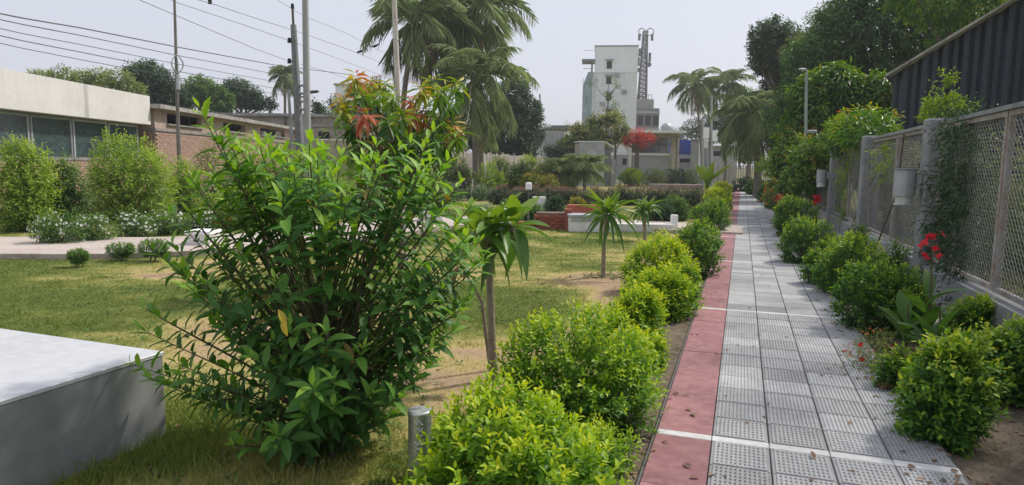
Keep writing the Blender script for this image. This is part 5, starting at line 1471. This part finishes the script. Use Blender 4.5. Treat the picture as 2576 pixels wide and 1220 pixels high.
gpx('low dark shrub spreading toward the pavers between the canna and the rightmost shrub', 2262, 985, 895, 70, 66, 'lf_dur_dark', 220, grp=hr, base=.1)
gpx('dark low shrub joining the canna to the shrub beneath the red flower', 2285, 845, 735, 100, 67, 'lf_dur_dark', 420, grp=hr, base=.14)
gpx('dark green shrub closing the gap before the third fence post', 2078, 715, 610, 90, 68, 'lf_dur_dark', 380, grp=hr)
gpx('large green shrub against the fence plinth, nearest on the fence side', 2520, 1010, 800, 190, 69, 'lf_dur_dark', 700, grp=hr, tmpl=1)
gpx('dark shrub between the red canna and the fence plinth', 2440, 900, 760, 140, 70, 'lf_dur_dark', 520, grp=hr)
# cannas and red flowers
CL = [arch_leaf('leaf', 'lf_plum', t_, d_, .5, .5, 8) for t_, d_ in ((.25,.25),(.1,.5),(.4,.15))]
def canna(label, px, yb, htip, n, ll, seed, fm='fl_red', fn=14, fs=.07):
    g = G(px, yb); r = random.Random(seed); t = thing('canna', label, 'plant', (g.x, g.y, 0))
    MB().tube([(0,0,-.02),(.02,0,htip*.5),(0,0,htip)], [.014,.011,.006], 7).build('stem', M['stem_green'], t)
    for k in range(n):
        z = htip*(.08+.55*k/n)
        o = link('leaf', r.choice(CL), t, (0,0,z)); s = ll*r.uniform(.8,1.1)
        o.scale = (s, s*.36, s); o.rotation_euler = (r.uniform(-.4,.4), -R(r.uniform(35,68)), k*2.3+r.uniform(-.4,.4))
    rg = np.random.default_rng(seed)
    if fn: flowers('blossom', [(0,0,htip,.05,.05,.09)], fn, fs, M[fm], t, rg, petals=4)
canna('red-flowered canna with broad leaves in front of the fence lamp', 2322, 905, .98, 7, .34, 71, fn=10, fs=.075)
canna('low broad-leaved canna without flower beside the path bed', 2275, 880, .42, 7, .36, 72, fn=0)
canna('low broad-leaved canna behind the cut-off shrub at the right edge', 2352, 935, .50, 6, .36, 73, fn=0)
canna('distant canna with red flower by the fence post', 2048, 590, .85, 6, .35, 74, fn=20, fs=.12)
canna('distant canna with salmon flower beside the tall dark shrub', 1958, 560, .72, 6, .32, 75, 'fl_salmon', 24, .12)
canna('distant canna with crimson flower against the fourth fence post', 1990, 540, 1.1, 6, .32, 76, 'fl_red', 26, .13)
shrub('flowering_plant', 'sprawling thin plant dotted with small salmon flowers at the path edge', 'plant', (G(2245,965).x, G(2245,965).y, 0), .26,.40,.26, 'lf_olive', .05,.010, 170, 6, .16, seed=77, fl=[('fl_salmon',26,.035,2),('fl_red',5,.06,2)], base=.2, droop=.1, stem='bark_pale')
shrub('flowering_plant', 'small low plant with orange flowers under the cannas', 'plant', (G(2195,880).x+.1, G(2195,880).y, 0), .18,.25,.16, 'lf_olive', .045,.010, 90, 6, .12, seed=78, fl=[('fl_orange',14,.035,2)], base=.2, stem='bark_pale')
for i, (px, yb, yt, w_, m, fl, lb) in enumerate((
    (1945,530,470,60,'lf_mid',[('fl_salmon',30,.10,2)],'low bed of salmon flowers beside the bend'),
    (1905,492,452,50,'lf_light',[('fl_yellow',30,.12,2)],'yellow flowering clump at the bend, fence side'),
    (1975,545,500,50,'lf_olive',[('fl_salmon',22,.08,2)],'rusty flowering clump between path and tall dark shrub'),
    (2155,665,560,70,'lf_mid',None,'loose green plant climbing at the mesh panel foot'),
    (2250,745,610,60,'lf_mid',None,'loose fern-like plant against the low fence wall'),
    (2070,560,470,56,'lf_mid',None,'green plant between the third and fourth fence posts'))):
    spx('bed_plant', lb, 'plant', px, yb, yt, w_, m, lf=.08, lw=.025, ntwig=160, per=7, twl=.2, nl=4, seed=300+i, fl=fl)

# creepers on the fence
def creeper(label, lumps, m, n, seed, lf=.10, lw=.05, **kw):
    b0 = (lumps[0][0], lumps[0][1], 0)
    t = thing('creeper', label, 'creeper', b0); rng = np.random.default_rng(seed)
    L_ = [(l[0]-b0[0], l[1]-b0[1])+tuple(l[2:]) for l in lumps]
    spray_foliage('foliage', L_, n, 8, .25, lf, lw, M[m], t, rng, .1, .5, .3, **kw)
    stems('vines', [(l[0],l[1],l[2]) for l in L_], M['stem_green'], t, .010, .05, rng)
creeper('dark feathery creeper smothering the nearest fence post at the right edge', [(FX(7.55)+.02,7.5,z,.17,.22,.24) for z in (.35,.75,1.1,1.5,1.9,2.15)]+[(FX(7.0),6.9,z,.22,.3,.35) for z in (.6,1.2,1.8)], 'lf_dark', 520, 81, .09, .02, spread=1.0)
creeper('light green creeper spilling over the far fence posts', [tuple(A(px,py,32+k*.3))+(.55,.5,.38) for k,(px,py) in enumerate(((1945,405),(1965,398),(1980,415),(1930,420),(1955,425)))], 'lf_light', 420, 82, .12, .06)
creeper('leafy creeper hanging over the fence top right of the street light', [tuple(A(px,py,21))+(.6,.5,.45) for px,py in ((2030,400),(2060,385),(2045,435),(2010,425),(2085,395),(2065,430),(2000,395),(2090,370),(1990,420),(1985,450),(2020,455),(2100,400),(2050,350),(2015,360))]+[tuple(A(px,py,18.4))+(.42,.4,.36) for px,py in ((2030,375),(2022,410),(2040,435),(2010,455),(2060,400))], 'lf_mango', 1600, 83, .13, .06)
creeper('thin creeper with yellow-green shoots running along the fence top', [tuple(A(px,py,19))+(.35,.4,.16) for px,py in ((2120,345),(2150,335),(2175,325),(2130,315),(2205,318),(2225,330),(2190,310))], 'lf_light', 500, 84, .14, .05)
creeper('drooping mango-like foliage leaning over the fence between the second and fourth posts', [(FX(y_)+.15, y_, z, .45,.7,.32) for y_, z in ((13.3,2.35),(14.4,2.5),(15.6,2.45),(17.4,2.35),(18.5,2.2),(19.6,2.0),(18.8,1.55),(20.3,1.6),(14.9,2.2))], 'lf_mango', 620, 88, .20, .05, base=.12, tipgain=.4)
creeper('small bright shoots creeping up the middle of the mesh panel', [(FX(y_)-.02, y_, z, .10,.28,.22) for y_, z in ((14.6,.7),(14.9,1.1),(15.2,1.5),(14.3,1.7),(10.6,1.9),(10.9,1.6))], 'lf_light', 130, 89, .07, .03)
creeper('brownish tangle of dry creeper behind the nearest mesh panels', [(FX(y_)+1.3, y_+.3, z,.5,.6,.5) for y_, z in ((9,.7),(9.4,1.5),(10.3,.8),(10.8,1.6),(11.6,.8),(12,1.6),(13,.8),(13.5,1.6),(8.2,1.3),(14.6,1.0),(15.5,1.6))], 'lf_olive', 900, 85, .12, .045)
creeper('green undergrowth behind the mesh fence beneath the shed', [(FX(y_)+2.4, y_+.8, z,.8,.9,.7) for y_, z in ((8,.6),(9.6,.8),(11.4,.7),(13,1.2),(15,1.4),(17,1.3),(19,1.5),(21.5,1.4),(24,1.6),(27,1.6),(30,1.7))], 'lf_mid', 1300, 86, .14, .06)
t = tree('overhanging_shrub', 'bright green shrub poking over the fence below the shed eave at the right edge', (A(2350,500,11).x+.6, 11, 0), LP(11, (2365,270,26),(2340,285,18),(2400,290,30),(2385,200,10),(2330,262,8)), 'lf_light', .10, .03, 180, 7, .25, .04, seed=87)

# ================================================================== GARDEN BEDS (left and middle)
def S_(name, label, px, yb, yt, w_, m, n=260, lf=.08, lw=.035, seed=1, fl=None, cat='shrub', **kw):
    return spx(name, label, cat, px, yb, yt, w_, m, lf=lf, lw=lw, ntwig=n, per=kw.pop('per', 8), twl=kw.pop('twl', .2), seed=seed, fl=fl, **kw)
S_('leafy_shrub', 'tall light green leafy shrub against the parapet building', 335, 562, 292, 215, 'lf_light', 1500, .10, .045, 401, twl=.35, nl=12, base=.3, droop=.2)
S_('leafy_shrub', 'rounded light shrub hiding the left windows of the parapet building', 70, 585, 330, 170, 'lf_light', 1100, .10, .045, 398, twl=.35, nl=12, base=.3, droop=.2)
S_('leafy_shrub', 'mid green shrub between two light ones before the parapet building', 160, 575, 380, 130, 'lf_mid', 800, .10, .045, 399, twl=.35, nl=10, base=.3, droop=.2)
S_('flowering_shrub', 'pink and lilac flowering shrub at the left edge', 232, 555, 455, 120, 'lf_olive', 500, .06, .02, 402, fl=[('fl_pink',150,.07,2)])
for i, (px, yb, yt, w_, lb) in enumerate(((235,612,530,110,'white-flowered low shrub at the left edge, nearest of its row'),(330,600,528,100,'white-flowered low shrub second from the left edge'),(425,592,530,90,'white-flowered low shrub third from the left edge'),(505,588,525,80,'white-flowered low shrub half hidden by the big shrub'),(150,620,530,110,'white-flowered low shrub at the outer left end of its row'))):
    S_('white_flowered_shrub', lb, px, yb, yt, w_, 'lf_mid', 380, .055, .022, 410+i, fl=[('fl_white',70,.06,2)], nl=5)
for i, (px, yb, yt, w_, lb) in enumerate(((305,655,613,58,'tiny clipped ball shrub on a short stem at the kerb, first from the left'),(387,658,604,64,'small clipped ball shrub at the kerb, second from the left'),(198,672,630,40,'small clipped ball shrub cut by the left edge'))):
    g = G(px, yb); rx = w_/FPX*g.y*.5; top = A(px, yt, g.y).z
    shrub('ball_shrub', lb, 'shrub', (g.x, g.y, 0), rx, rx, top, 'lf_mid', .04, .02, 230, 8, .07, seed=420+i, lumps=[(0,0,top*.62,rx,rx,top*.36),(rx*.4,0,top*.6,rx*.6,rx*.6,top*.3)], stem='bark')
mid = [ # px, yb, yt, w, mat, n, leaf, label
 (470,535,395,90,'lf_light','yellow-green shrub right of the tall light shrub'),
 (560,530,345,120,'lf_olive','tall olive shrub in front of the brick workshop, left one'),
 (640,520,335,120,'lf_light','tall light shrub in front of the brick workshop, middle one'),
 (725,520,345,120,'lf_olive','tall olive shrub under the utility pole'),
 (810,515,352,120,'lf_mid','mid green shrub under the beige annexe'),
 (890,510,360,110,'lf_light','light green shrub left of the young mango tree'),
 (970,500,375,110,'lf_mid','mid green shrub behind the young mango tree'),
 (1050,497,385,110,'lf_light','light shrub behind the sapling at the plank fence'),
 (1120,497,400,90,'lf_olive','olive shrub at the near end of the plank fence'),
 (1150,497,400,70,'lf_olive','olive leafy shrub against the near planks of the fence'),
 (1330,497,388,60,'lf_light','light loose shrub against the far planks of the fence'),
 (1255,497,395,56,'lf_olive','greyish olive shrub against the middle planks of the fence'),
 (600,575,470,120,'lf_light','yellow-green shrub seen through the big shrub on its left'),
 (700,560,455,120,'lf_mid','mid green shrub seen through the middle of the big shrub'),
 (820,550,450,120,'lf_light','light shrub seen through the big shrub near its middle'),
 (930,545,440,110,'lf_olive','olive shrub seen through the big shrub on its right'),
 (1165,497,415,50,'lf_mid','small mid green shrub left of the bright round shrub'),
 (1222,499,408,78,'lf_light','bright green round shrub beside the pale stake'),
 (1275,497,398,60,'lf_mid','dark green shrub between the round shrub and the garden lamp'),
 (1310,497,402,56,'lf_dark','darker shrub just left of the croton bed'),
 (1350,497,400,52,'lf_olive','olive shrub with loose top behind the croton bed'),
 (1425,497,398,50,'lf_light','yellowish shrub between the two young palms'),
 (1510,462,430,60,'lf_dark','dark spiky shrub at the monument foot'),
]
for i, (px, yb, yt, w_, m, lb) in enumerate(mid):
    S_('garden_shrub', lb, px, yb, yt-8, w_*1.15, m, 560 if w_ > 80 else 380, .10 if w_ > 80 else .12, .045 if w_ > 80 else .055, 440+i, twl=.35, nl=7, fl=([('fl_white',14,.09,2)] if i % 4 == 1 else ([('fl_salmon',10,.08,2)] if i % 5 == 2 else None)))
S_('croton', 'orange and yellow croton bed beneath the young palms', 1345, 500, 425, 66, 'lf_croton', 300, .13, .05, 470)
S_('croton', 'small orange croton left of the garden lamp', 1385, 500, 432, 54, 'lf_croton', 260, .13, .05, 471)
for i, (px, yb, yt, w_) in enumerate(((1085,515,462,70),(1140,510,458,70),(1200,505,462,60),(1250,498,462,60))):
    S_('variegated_shrub', ['cream-variegated low shrub, leftmost of the row past the sapling','cream-variegated low shrub, second of the row past the sapling','cream-variegated low shrub just right of the pale stake','cream-variegated low shrub at the right end of the row'][i], px, yb, yt, w_, 'lf_varieg', 260, .10, .04, 480+i)
S_('flowering_shrub', 'small shrub with pinkish leaves above the variegated row', 1170, 500, 440, 60, 'lf_burg', 200, .1, .05, 485, fl=[('fl_pink',30,.1,2)])
# trimmed burgundy hedge: separate bushes
for i in range(13):
    px = 1262+i*40
    S_('burgundy_bush', ['left end bush of the long burgundy-topped trimmed hedge','second burgundy bush from the hedge left end','third burgundy bush, behind the garden lamp','fourth burgundy bush from the left end','fifth burgundy bush, above the brick planter','sixth burgundy bush, above the white bench','seventh burgundy bush, left of the star-leaved frangipani','eighth burgundy bush, right behind the star-leaved frangipani','ninth burgundy bush of the trimmed hedge','tenth burgundy bush, above the smallest frangipani','eleventh burgundy bush of the trimmed hedge','twelfth burgundy bush near the grey stake','right end burgundy bush of the trimmed hedge'][i],
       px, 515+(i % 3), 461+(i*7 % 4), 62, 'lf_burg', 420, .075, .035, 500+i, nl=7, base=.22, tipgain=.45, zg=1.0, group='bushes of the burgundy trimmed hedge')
# green shrubs before the hedge
for i, (px, yb, yt, w_, m, lb) in enumerate(((1395,548,488,46,'lf_dark','dark conical shrub growing out of the brick planter'),(1655,560,500,70,'lf_dark','dark green shrub right of the smallest frangipani, left one'),(1700,556,488,70,'lf_mid','green shrub right of the smallest frangipani, taller one'),(1740,550,470,56,'lf_burg','reddish green shrub beside the grey stake'),(1455,540,495,40,'lf_croton','little orange-leaved plant beside the brick planter'),(1285,560,505,70,'lf_mid','green shrub between tall frangipani and brick planter'),(1210,560,515,60,'lf_varieg','pale shrub just left of the tall frangipani crown'),(1340,560,512,50,'lf_mid','low mid green plant in front of the white slab'))):
    S_('front_shrub', lb, px, yb, yt, w_, m, 360, .085, .035, 530+i)
S_('round_hedge', 'rounded olive-topped clipped hedge left half below the pavilion', 1650, 470, 417, 62, 'lf_olive', 520, .13, .06, 540, nl=8, depth=1.0)
S_('round_hedge', 'rounded dark clipped hedge middle part below the pavilion', 1695, 470, 416, 62, 'lf_dark', 520, .13, .06, 541, nl=8, depth=1.0)
S_('round_hedge', 'rounded clipped hedge right end left of the banana plant', 1736, 470, 418, 52, 'lf_olive', 420, .13, .06, 542, nl=8, depth=1.0)
S_('ornamental_grass', 'yellowish ornamental grass clump in front of the pavilion', 1590, 470, 424, 62, 'lf_light', 300, .35, .03, 543, up=1.4, spread=.3, cat='plant')
# sapling with several thin stems
g = G(1068, 605)
t = shrub('sapling', 'multi-stemmed slender sapling with light leaves on the lawn right of the big shrub', 'tree', (g.x, g.y, 0), .5,.4,1.1, 'lf_mid', .09, .035, 260, 7, .22, seed=551, lumps=[(-.2,0,.95,.25,.25,.22),(.15,0,1.05,.28,.28,.25),(.35,0,.85,.2,.2,.2),(-.05,.1,1.25,.25,.25,.2)], stem='bark', droop=.3)
# banana plant
g = G(1778, 495); t = thing('banana_plant', 'upright light green banana plant beside the path end', 'plant', (g.x, g.y, 0))
BL = [arch_leaf('leaf', 'lf_light', .5, d_, .4, .5, 8, 1) for d_ in (.1,.35)]
hB = A(1778, 395, g.y).z
MB().tube([(0,0,-.02),(0,0,hB*.35)], [.10,.07], 9).build('stem', M['stem_green'], t)
for k in range(9):
    o = link('leaf', BL[k % 2], t, (0,0,hB*(.08+.03*k))); s = hB*(.72+.05*(k % 3)); o.scale = (s, s*.26, s); o.rotation_euler = (0, -R(86-5*k), k*2.3+.4)
# weed ring at the star-leaved frangipani, weeds on bare soil
g = G(1517, 697)
shrub('weed_ring', 'ring of low weeds around the foot of the star-leaved frangipani', 'plant', (g.x+.02, g.y, 0), .35,.32,.05, 'lf_mid', .03, .014, 60, 6, .06, seed=560, lumps=[(math.cos(a)*.26, math.sin(a)*.24, .015, .09, .09, .03) for a in [k*.63 for k in range(10)]])
tag(bpy.context.scene.objects[-1], None) if False else None

# ================================================================== GRASS, WEEDS, LITTER
def scatter_grass(name, n, xr, yr, hmin, hmax, seed, wd=.004, keep=None, m='grass', lean=.5):
    rng = np.random.default_rng(seed)
    # even density in the picture: more blades near the camera
    y = yr[0]*(yr[1]/yr[0])**rng.random(n); x = (rng.random(n)*2-1)*y*.85
    x = np.clip(x, -15, 9)
    k = keep(x, y, rng); x = x[k]; y = y[k]; n = len(x)
    P_ = np.stack([x, y, np.zeros(n)-.003], -1)
    D = unit(np.stack([rng.normal(size=n)*lean, rng.normal(size=n)*lean, np.ones(n)], -1))
    d = dry(x, y)
    L = (hmin+(hmax-hmin)*rng.random(n)**2)*(1.15-.55*d)*(.8+y*.05)
    T = np.clip(d*.95+.30*(rng.random(n)-.5), 0, 1)
    W = wd*(.7+.6*rng.random(n))*(.6+.22*y)
    Nn = rnd_dirs(n, rng); Nn[:,2] = .1
    y_ = unit(np.cross(Nn, D)); a = P_-y_*W[:,None]*.5; b_ = P_+y_*W[:,None]*.5; c = P_+D*L[:,None]+np.stack([D[:,0],D[:,1],np.zeros(n)],-1)*L[:,None]*.4
    V = np.stack([a,b_,c],1).reshape(-1,3); F = np.arange(n*3).reshape(-1,3)
    o = link(name, tri_mesh(name, V, F, np.repeat(T,3), M[m])); return o
def off_path(x, y, rng):
    d = path_x(y)-x
    cross = np.ones(len(x), bool)
    for i in range(len(cps)-1):
        a = np.array(cps[i]); b_ = np.array(cps[i+1]); ab = b_-a; L2 = (ab**2).sum()
        u = np.clip(((x-a[0])*ab[0]+(y-a[1])*ab[1])/L2, 0, 1); dd = np.hypot(x-a[0]-u*ab[0], y-a[1]-u*ab[1])
        cross &= dd > 1.5
    inb = ((x-cA.x)*(-uy.x)+(y-cA.y)*(-uy.y)); ina = ((x-cA.x)*ux.x+(y-cA.y)*ux.y)
    bench = (inb < .02) & (ina > -.02) & (inb > -2)
    return (d > .12) & (rng.random(len(x)) < np.clip((d-.15)/.35, .06, 1)) & cross & ~bench & (rng.random(len(x)) < 1.25-.75*dry(x, y))
tag(scatter_grass('lawn_grass', 330000, (-1,1), (2.6, 24), .012, .042, 600, .0036, off_path, lean=.7), 'short patchy turf, green with straw-coloured dry areas', 'grass', kind='stuff')
def near_left(x, y, rng):
    dd = np.minimum(np.hypot(x+1.95, (y-3.72)*1.1), np.hypot(x+1.2, y-2.95))
    return off_path(x, y, rng) & (rng.random(len(x)) < np.exp(-(dd/.75)**2)) & (y < 4.6)
tag(scatter_grass('long_grass', 60000, (-1,1), (2.6, 4.6), .05, .15, 601, .0045, near_left, lean=.35), 'longer green and straw grass round the bench foot and the big shrub', 'grass', kind='stuff')
def bed(x, y, rng):
    d = path_x(y)-x
    return ((d > .03) & (d < .6) & (rng.random(len(x)) < .5)) | ((d < -1.64) & (d > -3.0) & (rng.random(len(x)) < .5))
tag(scatter_grass('bed_weeds', 150000, (-1,1), (2.6, 22), .01, .045, 602, .004, bed, lean=.9), 'sparse weeds and dry blades on the bare soil beds', 'weeds', kind='stuff')
def tufts(x, y, rng):
    v = np.zeros(len(x), bool)
    r2 = np.random.default_rng(77); cx = r2.uniform(-9, 4, 170); cy = 3.2*(20/3.2)**r2.random(170)
    for a, b2 in zip(cx, cy): v |= np.hypot(x-a, y-b2) < .05+.03*b2*.3
    return v & off_path(x, y, rng)
tag(scatter_grass('grass_tufts', 160000, (-1,1), (2.8, 22), .03, .085, 605, .0045, tufts, lean=.45), 'scattered longer tufts standing up out of the short turf', 'grass', kind='stuff')
rw = np.random.default_rng(606); nw = 900
yw = 3*(16/3)**rw.random(nw); xw = (rw.random(nw)*2-1)*yw*.7; kk = off_path(xw, yw, rw) & (xw < path_x(yw)-.1); xw = xw[kk]; yw = yw[kk]
xw = np.repeat(xw, 6)+rw.normal(size=len(xw)*6)*.02; yw = np.repeat(yw, 6)+rw.normal(size=len(yw)*6)*.02; nw = len(xw)
tag(leaves('broadleaf_weeds', np.stack([xw,yw,np.full(nw,.008)],-1), unit(np.stack([rw.normal(size=nw),rw.normal(size=nw),.35+.2*rw.random(nw)],-1)), np.stack([np.zeros(nw),np.zeros(nw),np.ones(nw)],-1), .025+.02*rw.random(nw), .014+.008*rw.random(nw), rw.random(nw)*.7, M['lf_mid'], None, 1), 'small broadleaf weeds sprinkled through the turf', 'weeds')
# fallen leaves
rng = np.random.default_rng(610)
n = 620; y = 3*(14/3)**rng.random(n)
side_ = rng.random(n)
x = np.where(side_ < .25, -1.0+(rng.random(n)*2-1)*y*.45, 0)
x = np.where(side_ < .25, np.minimum(x, path_x(y)-.2), np.where(side_ < .5, path_x(y)-.05-.5*rng.random(n), np.where(side_ < .9, path_x(y)+1.62-.25*rng.random(n)**2+.8*rng.random(n)*(rng.random(n) < .6), path_x(y)+1.6*rng.random(n))))
z = np.where((x > path_x(y)) & (x < path_x(y)+1.64), .058, .012)
leaves('fallen_leaves', np.stack([x,y,z],-1), unit(np.stack([rng.normal(size=n),rng.normal(size=n),rng.normal(size=n)*.12],-1)), np.stack([rng.normal(size=n)*.2,rng.normal(size=n)*.2,np.ones(n)],-1), .03+.035*rng.random(n), .018+.015*rng.random(n), rng.random(n), M['lf_dead'], None, 1)
o = bpy.data.objects.get('fallen_leaves'); tag(o, 'dry brown fallen leaves scattered on lawn and path edges', 'leaves')
# pebbles / clods on the soil strip
rng = random.Random(9); mb = MB()
for k in range(700):
    y = 3*(13/3)**rng.random(); s = rng.uniform(.004,.016)
    x = float(path_x(y)) - rng.uniform(.04,.55) if k % 2 else float(path_x(y)) + 1.66 + rng.uniform(0,.5)
    mb.add([(x-s,y,0),(x,y-s*.8,0),(x+s,y,.0),(x,y+s,0),(x+s*.2,y,s*.9)], [(0,1,4),(1,2,4),(2,3,4),(3,0,4)])
tag(mb.build('soil_clods', M['soil']), 'small clods and pebbles on the bare soil', 'clods', kind='stuff')
# curled dead twig on the path edge
for (px, py, lb, s_) in ((2215,985,'curled dry brown twig lying on the pavers by the flowers',.14),(1603,965,'large curled dead leaf on the soil beside the golden shrub',.07)):
    g = G(px, py, .05 if px > 1700 else .01)
    t = thing('dead_leaf' if px < 1700 else 'dead_twig', lb, 'leaf' if px < 1700 else 'twig', g)
    for k in range(4 if px > 1700 else 2):
        o = link('leaf_piece', dl, t, (k*s_*.45-.1*s_, k*.01, .012)); o.scale = (s_, s_*.28, s_); o.rotation_euler = (.5*k, -.15, .3+k*1.1)


# ================================================================== HAZE
hm = bpy.data.materials.new('haze'); hm.use_nodes = True
hn = hm.node_tree; hn.nodes.clear()
ho = hn.nodes.new('ShaderNodeOutputMaterial'); hv = hn.nodes.new('ShaderNodeVolumePrincipled')
hv.inputs['Color'].default_value = (.93, .95, 1, 1); hv.inputs['Density'].default_value = .0009
hv.inputs['Anisotropy'].default_value = .3
hn.links.new(hv.outputs[0], ho.inputs['Volume'])
mb = MB().box(-900, -900, -1.3, 900, 1500, 32)
o = mb.build('haze', hm); tag(o, kind='stuff')
#@@NEXT
